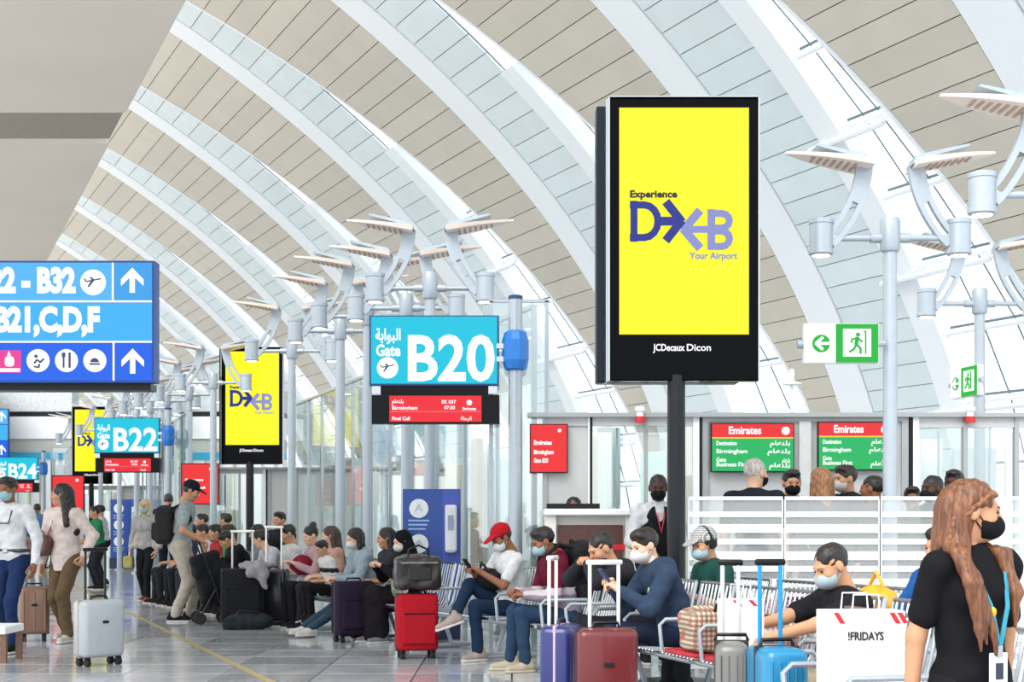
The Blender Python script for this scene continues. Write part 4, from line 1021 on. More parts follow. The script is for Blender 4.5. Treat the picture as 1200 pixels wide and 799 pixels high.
def bench(label, org, ang, ts, pads=()):
    rz = R(90+ang); root = thing('beam_seating', label, 'bench', (org[0], org[1], 0), rz, 'rows of metal beam seating')
    MB().rbox(((ts[0]+ts[-1])/2, -.05, .34), (ts[-1]-ts[0]+.6, .07, .06), .01).build('beam', M_STEEL, root)
    n = max(2, len(ts)//2)
    for i in range(n):
        x = ts[0] + (ts[-1]-ts[0])*(i+.0)/(n-1) if n > 1 else ts[0]
        lg = MB(); lg.tube([(x, .3, .025), (x, .05, .05), (x, -.05, .33)], .022, 8); lg.tube([(x, -.36, .025), (x, -.15, .05), (x, -.05, .33)], .022, 8); lg.tube([(x, -.36, .025), (x, .3, .025)], .02, 8)
        lg.build('leg', M_STEEL, root, True)
    for i, t in enumerate(ts):
        fr = obj('seat_frame', FRAME, root, (t, 0, -.045)); obj('seat_grid', SEAT, fr)
        if i in pads: obj('seat_pad', PAD, fr); 
        obj('armrest', ARM, root, (t-.3, 0, -.045))
    obj('armrest', ARM, root, (ts[-1]+.3, 0, -.045))
    def at(t, y=-.06, z=0.):
        v = Matrix.Rotation(rz, 3, 'Z') @ Vector((t, y, z)); return (org[0]+v.x, org[1]+v.y, z)
    return at, rz
tA = [.3+.62*i for i in range(9)]
A, rzA = bench('metal beam seating with red pads under the plaid bags', (1.92, 7.25), 17.3, tA, (0, 1, 2, 3))
tB = [.62*i for i in range(18)]
B, rzB = bench('long metal beam seating where the red-capped man and the far travellers sit', (-.1, 13.3), 29, tB)
tC = [.22+.62*i for i in range(5)]
Cc, rzC = bench('metal beam seating where the man in the green polo shirt sits', (2.5, 8.25), 22.2, tC, (1, 2))
D_, rzD = bench('metal seat holding the white paper bag', (1.5, 6.25), 12, [-.62, 0, .62], (1,))

# ------------------------------------------------------------------ luggage
def suitcase(label, loc, rz, w, d, h, col, top=None, hcol=None, ribs=6, soft=False, cat='suitcase', group=None, wheels=True, side=None, badge=True):
    root = thing('suitcase', label, cat, (loc[0], loc[1], 0), rz, group)
    m = cloth(col, .1, 'case_'+col, 40.) if soft else mat('case_'+col, col, .3, var=.04, coat=.2, dk=.62)
    sm = m if side is None else mat('case_'+side, side, .4)
    wz = .075 if wheels else 0.
    MB().rbox((0, 0, wz+h/2), (w, d, h), min(.045, d*.25), 3).build('shell', m, root, True)
    MB().rbox((0, 0, wz+h/2), (w+.008, .02, h+.008), .006, 1).build('seam', mat('seam_'+(side or col), side or '2a2a2c', .4), root)
    for i in range(ribs):
        x = -w*.36 + w*.72*i/max(1, ribs-1)
        MB().rbox((x, -d/2-.001, wz+h/2), (w*.05, .01, h*.82), .004, 1).build('rib', m, root)
    if soft:
        MB().rbox((0, -d/2-.01, wz+h*.4), (w*.82, .04, h*.55), .015, 2).build('front_pocket', m, root); MB().rbox((0, -d/2-.033, wz+h*.66), (w*.74, .008, .012), .003, 1).build('zip', M_BLACK, root)
    MB().tube([(-.08, 0, wz+h), (-.07, 0, wz+h+.03), (.07, 0, wz+h+.03), (.08, 0, wz+h)], .01, 6).build('carry_handle', M_BLACK, root, True)
    if badge: MB().rbox((0, -d/2-.008, wz+h*.62), (.06, .006, .025), .004, 1).build('badge', M_DARK, root)
    if wheels:
        for sx in (-1, 1):
            for sy in (-1, 1):
                wh = MB(); x, y = sx*(w/2-.05), sy*(d/2-.045)
                for o_ in (-.012, .012): wh.tube([(x+o_-.009, y, .032), (x+o_+.009, y, .032)], .032, 14)
                wo = wh.build('wheel', M_RUBBER, root, True); wo['label'] = 'black twin caster wheel'
                MB().rbox((x, y, .065), (.045, .05, .03), .008, 1).build('wheel_housing', M_BLACK, wo)
    if top:
        hm = mat('rod_'+(hcol or 'c8ccd0'), hcol or 'c8ccd0', .3, .6)
        hd = MB()
        for sx in (-1, 1): hd.tube([(sx*w*.24, d*.28, wz+h-.02), (sx*w*.24, d*.28, top)], .011, 8)
        ho = hd.build('telescopic_handle', hm, root, True); ho['kind'] = 'stuff'; del ho['kind']
        MB().rbox((0, d*.28, top+.012), (w*.48+.05, .03, .032), .012, 2).build('grip', hm if hcol in ('f0f0ee',) else M_BLACK, ho, True)
    return root
def gx(x, Y): return ((x-600)*Y/F, Y)
suitcase('silver hard-shell cabin suitcase rolling beside the long-haired woman', gx(116, 12.7), R(46), .40, .22, .50, 'c9d2d8', 1.0, '2b2b2e', 0, side='9a8c80')
suitcase('brown suitcase half hidden behind the white-shirted man', gx(40, 15.3), R(20), .3, .22, .5, 'a07a64', None, None, 3, side='26344e')
suitcase('maroon fabric suitcase with a tall pale handle standing before the seats', gx(710, 8.6), R(6), .36, .22, .55, '7c2328', 1.0, 'f0f0ee', 0, soft=False)
suitcase('navy and lilac suitcase beside the maroon one', gx(658, 8.9), R(74), .36, .2, .55, '2c3580', 1.02, 'f0f0ee', 3, side='b9a6c4')
suitcase('bright blue hard-shell suitcase with a blue handle', gx(910, 6.75), R(8), .21, .34, .60, '1f9bd0', 1.05, '2492c8', 5, badge=False)
suitcase('grey ribbed suitcase next to the bright blue one', gx(857, 7.05), R(-6), .16, .34, .60, '8c8a86', 1.04, 'd8d8d6', 4, badge=False)
suitcase('red fabric suitcase with a black bag on top', gx(488, 13.35), R(14), .38, .24, .52, 'c01828', .84, 'c8ccd0', 0, soft=True)
suitcase('large black soft suitcase in front of the waiting crowd', gx(284, 17.4), R(10), .5, .3, .62, '23242a', 1.13, 'f0f0ee', 0, soft=True)
suitcase('black suitcase with a pale handle behind the large black one', gx(319, 17.75), R(-6), .4, .26, .60, '2a2b30', 1.18, 'f0f0ee', 2)
suitcase('dark purple fabric suitcase by the seats', gx(414, 15.2), R(29), .42, .26, .56, '2c2038', None, None, 0, soft=True)

def soft_bag(name, label, cat, loc, rz, prims, m, straps=(), h=.012, wr=.006, mats=M_BLACK, group=None):
    root = thing(name, label, cat, loc, rz, group)
    obj('bag_body', smesh('bag_body', [sdf(prims, h, wr, len(label))], m), root)
    for pts, r in straps:
        MB().tube(pts, r, 6).build('strap', mats, root, True)
    return root
lea = mat('black_leather', '26211f', .3, var=.2, scale=30, bump=.2)
b = soft_bag('travel_bag', 'dark leather travel bag on top of the red suitcase', 'bag', (*gx(489, 13.35), .62), R(14), [rbx((0, 0, .16), (.16, .08, .1), .05), ell((0, 0, .26), (.2, .1, .08), k=.05)], lea,
    [([(-.1, -.06, .27), (-.09, -.06, .38), (0, -.06, .42), (.09, -.06, .38), (.1, -.06, .27)], .011)])
MB().rbox((0, -.14, .16), (.22, .02, .12), .008, 1).build('front_pocket', lea, b); MB().rbox((0, -.135, .26), (.34, .01, .012), .003, 1).build('zip', M_CHROME, b)
def backpack(label, loc, rz, col, w=.3, d=.18, h=.46, z=0., strap=True, tilt=0.):
    root = thing('backpack', label, 'backpack', (loc[0], loc[1], z), rz); root.rotation_euler = (R(tilt), 0, rz)
    m = cloth(col, .12, 'pack_'+col, 40., .7)
    obj('main_compartment', smesh('pack', [sdf([rbx((0, 0, h*.48), (w/2-.06, d/2-.05, h*.48-.06), .06), ell((0, 0, h*.82), (w*.42, d*.42, h*.2), k=.05)], .011, .004, 4)], m), root)
    obj('front_pocket', smesh('pocket', [sdf([rbx((0, -d*.52, h*.33), (w*.36-.03, .015, h*.22-.03), .035)], .011, .003, 5)], m), root)
    MB().tube([(-.14*w/.3, -d/2+.0, h*.72), (0, -d*.56, h*.74), (.14*w/.3, -d/2, h*.72)], .006, 5).build('zip', M_DARK, root)
    MB().tube([(-.04, d*.3, h*.98), (-.03, d*.3, h*1.04), (.03, d*.3, h*1.04), (.04, d*.3, h*.98)], .009, 6).build('top_loop', m, root)
    if strap:
        for s in (-1, 1): MB().tube([(s*.08, d*.45, h*.92), (s*.1, d*.5+.1, h*1.02), (s*.11, d*.5+.22, h*.9), (s*.12, d*.5+.24, h*.62), (s*.12, d*.5+.12, h*.36), (s*.1, d*.45, h*.2)], .018, 6).build('shoulder_strap', m, root, True)
    return root

# ------------------------------------------------------------------ people walking and standing
def off(pd, p):
    r = pd['root']; v = Matrix.Rotation(r.rotation_euler.z, 3, 'Z') @ Vector(p); return Vector(r.location) + v
# man in white shirt, walking towards the lens
x_, Y_ = gx(14, 14.0)
p1 = person('man in white shirt and navy trousers with a lanyard, walking and masked', (x_, Y_, 0), R(172), 1.69, 'brown', top=('shirt', 'eef0f2'), bottom='1e3560', shoes='15161a', mask='a9d3dc', head=(-6, 4), feet=((-.09, .16, .09), (.09, -.16, .12)), hands=((-.27, .08, .86), (.2, .28, 1.12)), elbows=(None, (.6, -.7, -.3)), vox=.0105)
k = p1['k']
MB().rbox((0, .0, .985*k), (.325, .25, .035), .012, 2).build('belt', mat('belt_black', '17181c', .4), p1['root']); MB().rbox((0, .135, .985*k), (.05, .02, .04), .005, 1).build('belt_buckle', M_CHROME, p1['root'])
ln = MB(); ln.tube([(-.065, .06, 1.44*k), (-.07, .145, 1.36*k), (-.05, .165, 1.25*k), (.07, .165, 1.25*k), (.075, .145, 1.36*k), (.065, .06, 1.44*k)], .007, 6); ln.build('lanyard', mat('lanyard_navy', '1a2440', .6), p1['root'])
# long-haired woman in a pale blouse
x_, Y_ = gx(78, 15.2)
p2 = person('woman with long dark hair in a pale pink blouse pulling a silver suitcase', (x_, Y_, 0), R(160), 1.66, 'tan', fem=True, top=('tunic', 'e9d9d3'), bottom='6d5a41', shoes='d9cfc6', hair=('long', '1c1411'), head=(-58, 4), hands=((-.3, .1, .92), (.24, .1, .80)), bot_loose=1.7, feet=((-.1, .12, .09), (.1, -.14, .11)), curl=('hold', 'relaxed'), elbows=((-.6, -.5, -.4), (.6, -.6, -.3)), vox=.0105)
hb = soft_bag('shoulder_bag', 'small brown leather shoulder bag hanging at the hip of the long-haired woman', 'bag', off(p2, (.23, .16, .9)), R(160), [rbx((0, 0, .1), (.1, .035, .06), .04), ell((0, 0, .15), (.13, .06, .07), k=.04)], mat('bag_brown', '5d3a33', .4, var=.15), [([(-.1, 0, .18), (-.05, 0, .26), (.05, 0, .26), (.1, 0, .18)], .012), ([(-.1, 0, .18), (-.18, .0, .36), (-.3, -.06, .5)], .008)], .01, mats=mat('bag_strap_brown', '7a5146', .5))
# woman with headscarf and cardigan, far
x_, Y_ = gx(172, 22.8)
p3 = person('woman in a beige cardigan, grey top and black trousers walking with a small bag', (x_, Y_, 0), R(172), 1.6, 'light', fem=True, top=('blouse', 'b9b6b4'), bottom='1a1b20', shoes='a85a54', hair=('bob', 'd8b98a'), mask='9fd0d4', cap_='e2c9a4', hands=((-.2, .08, .86), (.26, .06, .84)), feet=((-.07, .14, .09), (.08, -.12, .1)), vox=.012)
cd = sdf([cap((s*.12, -.02, 1.40), (s*.15, .03, .95), .07, .075, .03) for s in (-1, 1)] + [ell((0, -.07, 1.2), (.16, .08, .25), k=.04)] + [cap((s*.18, 0, 1.36), (s*.23, -.02, 1.1), .075, .065, .03) for s in (-1, 1)] + [cap((s*.23, -.02, 1.1), (s*.24, .05, .93), .065, .055, .02) for s in (-1, 1)] + [cut((0, .16, 1.2), (.09, .14, .4))], .013, .004, 2)
obj('cardigan', smesh('cardigan', [(cd[0]*p3['k'], cd[1])], cloth('cfc5b8')), p3['root'])
soft_bag('hand_bag', 'small yellow-black carrier bag held by the woman in the cardigan', 'bag', off(p3, (.27, .06, .53)), R(172), [rbx((0, 0, .1), (.05, .03, .07), .03)], plaid_mat('carrier', '2c2c22', 'd8d070', '8a8a40', 20), [([(-.04, 0, .16), (-.02, 0, .25), (.02, 0, .25), (.04, 0, .16)], .006)], .012)
# man with backpack in profile
x_, Y_ = gx(212, 18.3)
p4 = person('man in grey t-shirt, beige trousers and black cap with a backpack', (x_, Y_, 0), R(-84), 1.78, 'tan', top=('tee', 'a9b4b8'), bottom='c9bfb0', shoes='1b1b1d', sole='f0efec', hair=('crop', '1a1512'), cap_='1d1f26', head=(0, 22), lean=(4, 12), hands=((-.2, .22, .92), (.2, .26, .98)), feet=((-.09, .1, .085), (.1, -.06, .085)), bot_loose=1.9, curl='hold', vox=.0105)
backpack('grey-black backpack worn by the man in the grey t-shirt', off(p4, (0, -.2, 0))[:2], R(-84), '2e2b2d', .32, .2, .48, .98)
# dark suited man seen from behind
x_, Y_ = gx(197, 26)
person('man in a dark suit walking away, seen from behind', (x_, Y_, 0), R(8), 1.78, 'tan', top=('suit', '1d2430'), bottom='1d2430', hair=('crop', '3a342e'), vox=.013)
x_, Y_ = gx(43, 36)
person('man in a blue shirt far down the walkway, seen from behind', (x_, Y_, 0), R(10), 1.72, 'brown', top=('shirt', '5f8fc0'), bottom='24324a', vox=.015)
x_, Y_ = gx(56, 39)
person('person in dark clothes beyond the man in the blue shirt', (x_, Y_, 0), R(-20), 1.66, 'brown', top=('jacket', '2a2d33'), bottom='22242a', vox=.016)
x_, Y_ = gx(28, 41)
person('person in a grey jacket beyond the man in the blue shirt', (x_, Y_, 0), R(170), 1.66, 'brown', top=('jacket', '6a6d73'), bottom='22242a', vox=.016)
x_, Y_ = gx(116, 27)
p7 = person('person in a green top standing behind the long-haired woman', (x_, Y_, 0), R(120), 1.55, 'tan', top=('tee', '2f8a58'), bottom='22262e', hair=('short', '15120f'), hands=((-.15, .3, 1.0), (.15, .3, 1.0)), vox=.014)
x_, Y_ = gx(122, 29)
person('person in a white top standing by the far totem', (x_, Y_, 0), R(100), 1.6, 'tan', top=('tee', 'd8dade'), bottom='22262e', hair=('short', '15120f'), vox=.015)

# pushchair and loose bags in front of the crowd
x_, Y_ = gx(247, 17.9)
st = thing('pushchair', 'black folded pushchair with small wheels beside the large black suitcase', 'pushchair', (x_, Y_, 0), R(20))
fab = cloth('1e1f24', .2, 'pushchair_black')
obj('seat_fabric', smesh('seat_fabric', [sdf([rbx((-.02, 0, .62), (.12, .1, .2), .06, roty(R(-18))), rbx((.06, 0, .36), (.12, .1, .08), .05, roty(R(10)))], .013, .008, 3)], fab), st)
for sy in (-1, 1):
    MB().tube([(.16, sy*.17, .1), (-.02, sy*.17, .6), (-.16, sy*.17, 1.0)], .013, 6).build('frame_tube', M_DARK, st, True); MB().tube([(-.15, sy*.17, .1), (.05, sy*.17, .45)], .012, 6).build('frame_tube', M_DARK, st, True)
    for xx in (-.15, .16):
        MB().tube([(xx, sy*.17-.02, .075), (xx, sy*.17+.02, .075)], .075, 16).build('wheel', M_RUBBER, st, True)
MB().tube([(-.16, -.17, 1.0), (-.19, 0, 1.02), (-.16, .17, 1.0)], .016, 8).build('push_bar', M_BLACK, st, True)
soft_bag('holdall', 'dark holdall lying on the floor before the large black suitcase', 'bag', (*gx(292, 17.0), 0), R(5), [ell((0, 0, .09), (.3, .16, .11), k=.04), rbx((-.1, 0, .07), (.16, .1, .04), .03)], cloth('2c343a', .25), [([(-.15, -.05, .14), (-.1, -.08, .22), (.1, -.08, .2), (.15, -.05, .13)], .012)])
soft_bag('jacket', 'light grey jacket draped over the large black suitcase', 'jacket', (*gx(300, 17.4), .6), R(10), [ell((0, -.02, .13), (.2, .19, .06), k=.04), cap((.06, -.2, .1), (.1, -.22, -.1), .06, .05, .05), ell((.0, -.19, .06), (.13, .05, .09), k=.05)], cloth('a9a7ac', .15), h=.012, wr=.012)

# ------------------------------------------------------------------ seated travellers on the long row
def sit(at, rz, t, label, y=-.1, **kw):
    kw.setdefault('group', 'seated travellers'); g = kw.pop('group'); h = kw.pop('h', 1.7)*.965; sk = kw.pop('skin', 'tan')
    loc = at(t, y); return person(label, loc, rz + R(kw.pop('turn', 0)), h, sk, g, True, **kw)
lap = ((-.1, .27, .65), (.1, .27, .65))
rc = sit(B, rzB, .0, 'man in a red cap and white t-shirt with one leg crossed', skin='brown', top=('tee', 'eceef0'), bottom='1c3350', shoes='b6a79c', sole='efece6', cap_='c21a28', mask='e6ecef', head=(0, 28), lean=(-6, 14), hands=((-.08, .36, .82), (.08, .36, .82)), curl='hold', feet=((-.1, .40, .085), (-.06, .62, .42)), knees=(None, (.5, .3, 1)), vox=.0105, h=1.72)
ph = thing('phone', 'black phone held by the red-capped man', 'phone', off(rc, (0, .44, .86)), rzB); MB().rbox((0, 0, 0), (.075, .012, .15), .006, 2, Matrix.Rotation(R(-35), 3, 'X')).build('case', M_BLACK, ph); MB().box((0, -.006, .002), (.066, .004, .138), Matrix.Rotation(R(-35), 3, 'X')).build('display', M_GLOSSBLACK, ph)
soft_bag('rucksack', 'black bag on the lap of the red-capped man', 'bag', off(rc, (.12, .16, .62)), rzB, [ell((0, 0, .1), (.18, .14, .11), k=.05)], cloth('1f2024', .15), [([(-.1, .05, .18), (0, .08, .26), (.1, .05, .18)], .012)])
hj = sit(B, rzB, 2.2, 'woman in a black headscarf and dark robe looking at her phone', skin='light', fem=True, h=1.62, top=('tunic', '17171c'), bottom='1c1720', hair=('scarf', '141418'), mask='f0efee', head=(0, 16), hands=((-.09, .38, .86), (.09, .38, .86)), curl='hold', shoes='8a8a8e', skirt=True)
soft_bag('hand_bag', 'pale green cloth bag beside the woman in the headscarf', 'bag', off(hj, (-.2, .2, .47)), rzB, [ell((0, 0, .13), (.12, .09, .15), k=.04)], cloth('9aa88c', .3), wr=.01)
dn = sit(B, rzB, 3.28, 'woman in a light denim jacket with stretched-out legs', skin='light', fem=True, h=1.68, top=('jacket', 'a9bac6'), bottom='3a5266', hair=('bob', '1b1512'), mask='eef0f0', head=(6, 14), lean=(4, 20), hands=((-.06, .42, .66), (.06, .42, .66)), feet=((-.1, .80, .085), (.05, .84, .085)), shoes='e8e4e0', curl='hold')
sit(B, rzB, 2.75, 'traveller with dark hair behind the woman in the denim jacket', y=-.16, fem=True, h=1.66, top=('tee', '3a3a40'), bottom='2a2c33', hair=('long', '15110f'), head=(-10, 8), hands=lap)
ch = sit(B, rzB, 3.7, 'child in white and red striped top between the seated women', y=.1, h=1.3, pel=(0, .08, .66), top_mat=bands_mat('child_stripes', [(.5, 'e9e6e4'), (.58, 'c8404a'), (.63, 'e9e6e4'), (.7, '2c2c34'), (.75, 'e9e6e4')]), bottom='17181c', hair=('short', '15110f'), head=(10, 20), lean=(5, 20), hands=((-.1, .32, .80), (.1, .32, .80)), feet=((-.1, .46, .3), (.1, .46, .3)))
sit(B, rzB, 4.22, 'woman with brown hair sitting beside the child', fem=True, h=1.68, skin='light', top=('tee', 'd6a99a'), bottom='2a2a30', hair=('long', '3a261b'), head=(-14, 6), hands=lap)
bn = sit(B, rzB, 4.72, 'woman with a hair bun in a pink and grey top holding a dark red bundle', fem=True, h=1.7, skin='light', top=('shirt', 'c8a8ac'), bottom='1d1d24', hair=('bun', '17110f'), head=(8, 18), lean=(2, 16), hands=((-.1, .36, .78), (.1, .36, .78)))
soft_bag('bundle', 'dark red cloth bundle on the lap of the woman with a hair bun', 'bundle', off(bn, (0, .24, .62)), rzB, [ell((0, 0, .12), (.16, .13, .12), k=.04)], cloth('8c2038', .2), wr=.01)
far = [
 (5.62, 'man with dark hair in a white vest top', dict(feet=((-.1, .2, .085), (.1, .22, .085)), top=('tee', 'e4e4e2'), bottom='2c2f38', head=(-4, 16), skin='tan')),
 (6.05, 'man in a pale shirt leaning forward with elbows on his knees', dict(top=('shirt', 'dfe3ec'), bottom='6a6660', head=(-40, 14), lean=(14, 34), hands=((-.1, .48, .66), (.1, .48, .66)), skin='light')),
 (6.8, 'woman with dark hair in a grey top by the pale-shirted man', dict(top=('tee', '8f979c'), bottom='22242c', hair=('bob', '17120f'), head=(-20, 10), fem=True)),
 (7.4, 'man in black clothes bending over his phone', dict(top=('jacket', '1b1c21'), bottom='1b1c21', head=(-10, 40), lean=(14, 38), hands=((-.08, .42, .78), (.08, .42, .78)))),
 (8.0, 'man in a bright green t-shirt', dict(top=('tee', '2f9a52'), bottom='2c2c34', head=(-10, 12))),
 (8.6, 'man in a red polo shirt in the crowd', dict(top=('polo', 'b8323c'), bottom='22242c', head=(0, 8))),
 (9.2, 'traveller in a white shirt in the crowd', dict(top=('shirt', 'e9e9ea'), bottom='3a3a42', head=(-6, 10))),
 (9.8, 'traveller in a navy jacket in the crowd', dict(top=('jacket', '23304a'), bottom='22242c', head=(-10, 14), mask='cfe4ea')),
 (10.5, 'traveller in a pale blue top at the end of the crowd', dict(top=('tee', '9fb8cc'), bottom='2c2c34', head=(-10, 10)))]
for t, lb, kw in far:
    kw.setdefault('hands', lap); kw.setdefault('vox', .013); sit(B, rzB, t, lb, group='crowd on the long row', **kw)
for i, (x, Y, lb, c) in enumerate(((332, 20.9, 'man in a black jacket seated on a chair behind the row', '24262c'), (243, 25.4, 'traveller in a brown jacket behind the far end of the row', '5a4638'), (270, 24.0, 'traveller in an olive jacket behind the far end of the row', '4e5640'))):
    x_, Y_ = gx(x, Y); person(lb, (x_, Y_, 0), R(150-i*40), 1.7, 'tan', 'crowd behind the long row', pel=(0, 0, .62), sit=True, top=('jacket', c), bottom='22242c', feet=((-.1, .34, .085), (.1, .36, .085)), hands=lap, vox=.014)

# ------------------------------------------------------------------ near row
mr = sit(A, rzA, 5.26, 'man in a maroon and grey hooded top and jeans with a black backpack', skin='brown', h=1.72, top=('hoodie', '7c2038'), top_mat=bands_mat('maroon_hood', [(.3, '3a2b36'), (.5, '9a8c9c'), (.66, 'd6c8d0'), (.72, '6d1430')]), bottom='2d4765', shoes='cdbfa8', sole='d8cdb8', mask='a9cfd8', hair=('short', '15110f'), head=(0, 22), lean=(8, 22), hands=((-.1, .40, .66), (.1, .40, .68)), feet=((-.1, .40, .085), (.12, .46, .085)), curl='hold', vox=.010)
backpack('large black backpack on the back of the man in the maroon top', off(mr, (0, -.22, 0))[:2], rzA, '1c1d21', .34, .24, .52, .58, True, -10)
hd_ = sit(A, rzA, 2.95, 'man in a blue denim hooded jacket and white mask holding a phone', skin='light', h=1.74, top=('hoodie', '33455f'), bottom='1c2740', shoes='2a2a2e', mask='f0f2f2', hair=('short', '1d1612'), head=(12, 16), lean=(10, 26), hands=((-.1, .46, .80), (.08, .44, .82)), curl='hold', vox=.0095)
ph = thing('phone', 'dark blue phone held by the man in the denim hooded jacket', 'phone', off(hd_, (0, .52, .87)), rzA); MB().rbox((0, 0, 0), (.08, .014, .155), .006, 2, Matrix.Rotation(R(-35), 3, 'X')).build('case', mat('phone_blue', '20305e', .3), ph); MB().box((0, -.007, .002), (.07, .004, .14), Matrix.Rotation(R(-35), 3, 'X')).build('display', M_GLOSSBLACK, ph)
obj('white_lining', smesh('white_lining', [sdf([cap((-.03, .19, 1.0), (-.05, .2, .72), .028, .03, .02)], .01)], cloth('e8e2d2')), hd_['root'])
bd = sit(A, rzA, 3.62, 'bearded man in a striped scarf with hands raised to his mouth', skin='tan', h=1.74, top=('jacket', '2a2a30'), top_mat=bands_mat('scarf_stripes', [(.3, '26262c'), (.6, 'c9bfb6'), (.64, '8f2b28'), (.69, 'c9bfb6'), (.73, '2a2a30')]), bottom='23242a', hair=('crop', '15110f'), head=(6, 26), lean=(14, 34), hands=((-.07, .44, .96), (.07, .44, .96)), curl='fist', vox=.0095)
HB = cached('beard', lambda: sdf([ell((0, .045, -.075), (.062, .058, .045), k=.01), cut((0, .11, -.045), (.04, .03, .025)), cut((0, .04, .01), (.2, .2, .05))], .006, .002, 2, (120, 90, 60)))
obj('beard', smesh('beard', [(v*bd['k'], q) for v, q in [xf(HB, bd['HR'], bd['hc']/bd['k'])]], hair_mat('1d1612')), bd['root'])
gr_loc = Cc(2.7, -.1)
gr = person('man in a dark green polo shirt, patterned cap and headphones', gr_loc, rzC, 1.64, 'tan', 'seated travellers', True, top=('polo', '1c4f48'), bottom='2a2c33', mask='b9d4de', cap_=plaid_mat('cap_pattern', 'e8e8e8', '1b1b1f', '55555c', 26.), hair=('crop', '1a1512'), head=(8, 14), lean=(6, 18), hands=((-.12, .34, .74), (.12, .34, .74)), vox=.0105)
hp = MB(); hp.tube([tuple(gr['hc'] + gr['HR'] @ np.array((.092*math.cos(a), -.01, .03+.105*math.sin(a)))) for a in [i*math.pi/10 for i in range(11)]], .009, 6)
for s in (-1, 1): hp.lathe([(.03, -.012), (.036, 0), (.03, .012)], tuple(gr['hc'] + gr['HR'] @ np.array((s*.092, -.01, 0))), 14, rot=Matrix.Rotation(R(90), 3, 'Y'))
hp.build('headphones', M_BLACK, gr['root'], True)
bt = sit(A, rzA, .25, 'man in a black t-shirt and beige trousers with short dark hair', y=.06, skin='warm', h=1.66, top=('tee', '1b1c22'), bottom='c4b49b', shoes='3a3532', mask='b9cdd2', hair=('crop', '17120f'), head=(4, 24), lean=(-26, 8), neck=30, hands=((-.14, .62, .72), (.1, .62, .76)), curl='hold', bot_loose=1.5, vox=.0095, pel=(0, .16, .465), feet=((-.12, .5, .085), (.12, .52, .085)))
hid = sit(Cc, rzC, .18, 'person in a blue jacket and pale jeans seated behind the dark-shirted woman', skin='tan', top=('jacket', '1f5aa0'), bottom='b9c4cc', hair=('short', '1a1512'), lean=(-2, 4), neck=4, hands=((-.12, .42, .72), (.12, .40, .74)), feet=((-.1, .62, .085), (.1, .6, .085)), head=(0, 10))
soft_bag('hand_bag', 'mustard yellow hand bag held by the person in the blue jacket', 'bag', off(hid, (-.05, .52, .70)), rzC, [ell((0, 0, .1), (.15, .09, .1), k=.04)], mat('mustard', 'd69a1e', .4, var=.12), [([(-.08, 0, .17), (0, 0, .27), (.08, 0, .17)], .012)], mats=mat('mustard', 'd69a1e', .4))
# plaid bags on the seats
pm1 = plaid_mat('plaid_cream', 'cfc3a8', '2f3b34', 'b0423c', 10.); pm2 = plaid_mat('plaid_red', 'a83a4a', '3a3550', 'e6d8d0', 9.)
def holdall(label, at, t, z, rz, w, d, h, m, y=0.):
    x, yy, _ = at(t, y)
    b = soft_bag('plaid_bag', label, 'bag', (x, yy, z), rz, [rbx((0, 0, h/2), (w/2-.05, d/2-.05, h/2-.05), .05), ell((0, 0, h*.8), (w*.4, d*.38, h*.3), k=.05)], m, [([(-w*.2, -d*.4, h*.8), (-w*.16, -d*.45, h*1.12), (w*.16, -d*.45, h*1.12), (w*.2, -d*.4, h*.8)], .012)], .011, .006, group='plaid bags on the seats')
    MB().rbox((0, 0, h+.012), (w*.7, .012, .01), .003, 1).build('zip', M_DARK, b); return b
holdall('cream and green plaid holdall on the red-padded seats', A, 2.05, .433, rzA+R(-95), .44, .34, .27, pm1)
holdall('smaller cream plaid bag next to the plaid holdall', A, 1.45, .433, rzA+R(-100), .34, .32, .24, pm1)
holdall('red plaid bag on the seats behind', Cc, 1.75, .405, rzC+R(-90), .42, .34, .3, pm2)
holdall('blue plaid bag on the seats behind the green-shirted man', Cc, 1.1, .405, rzC+R(-80), .4, .32, .26, plaid_mat('plaid_blue', '4a4a62', 'c9c2c8', 'a8404a', 10.))

# paper bags
def paper_bag(label, loc, rz, w, d, h, words):
    root = thing('paper_bag', label, 'bag', loc, rz, 'white paper carrier bags'); m = mat('paper_white', 'f0efec', .7, var=.02)
    mb = MB(); t = .003
    mb.box((0, -d/2, h/2), (w, t, h)); mb.box((0, d/2, h/2), (w, t, h)); mb.box((-w/2, 0, h/2), (t, d, h)); mb.box((w/2, 0, h/2), (t, d, h)); mb.box((0, 0, t), (w, d, t))
    mb.build('paper_body', m, root)
    red = mat('stripe_red_print', 'c2202c', .6); y = -d/2-.003
    ps = []
    for x0 in ([-.42, .3, .4] if words else [-.3, .1]):
        a = x0*w; ps.append([(a, h*.985), (a+.022, h*.985), (a+.05, h*.88), (a+.028, h*.88)])
    for q in ps: polys(root, 'red_slash', red, y, [q], .002)
    for yy in (-d/2, d/2): MB().tube([(-w*.18, yy, h-.005), (-w*.16, yy, h+.07), (w*.16, yy, h+.07), (w*.18, yy, h-.005)], .004, 5).build('paper_handle', m, root, True)
    if words:
        text('!FRIDAYS', .05, mat('print_black', '1c1c1e', .6), root, -w*.24, y, h*.72, .001, fit=w*.46)
        polys(root, 'pink_smudge', mat('print_pink', 'f2d6d8', .6), y, [[(-w*.12, h*.6), (w*.2, h*.6), (w*.2, h*.63), (-w*.12, h*.63)]], .001)
    return root
X_, Y_, _ = D_(0, 0)
paper_bag('white paper carrier bag with red slashes and black lettering', (X_, Y_-.0, .433), R(4), .335, .16, .44, True)
lapb = off(bt, (0, .66, .0))
paper_bag('plain white paper bag held by the man in the black t-shirt', (lapb.x-.02, lapb.y-.05, .60), R(8), .2, .12, .27, False)

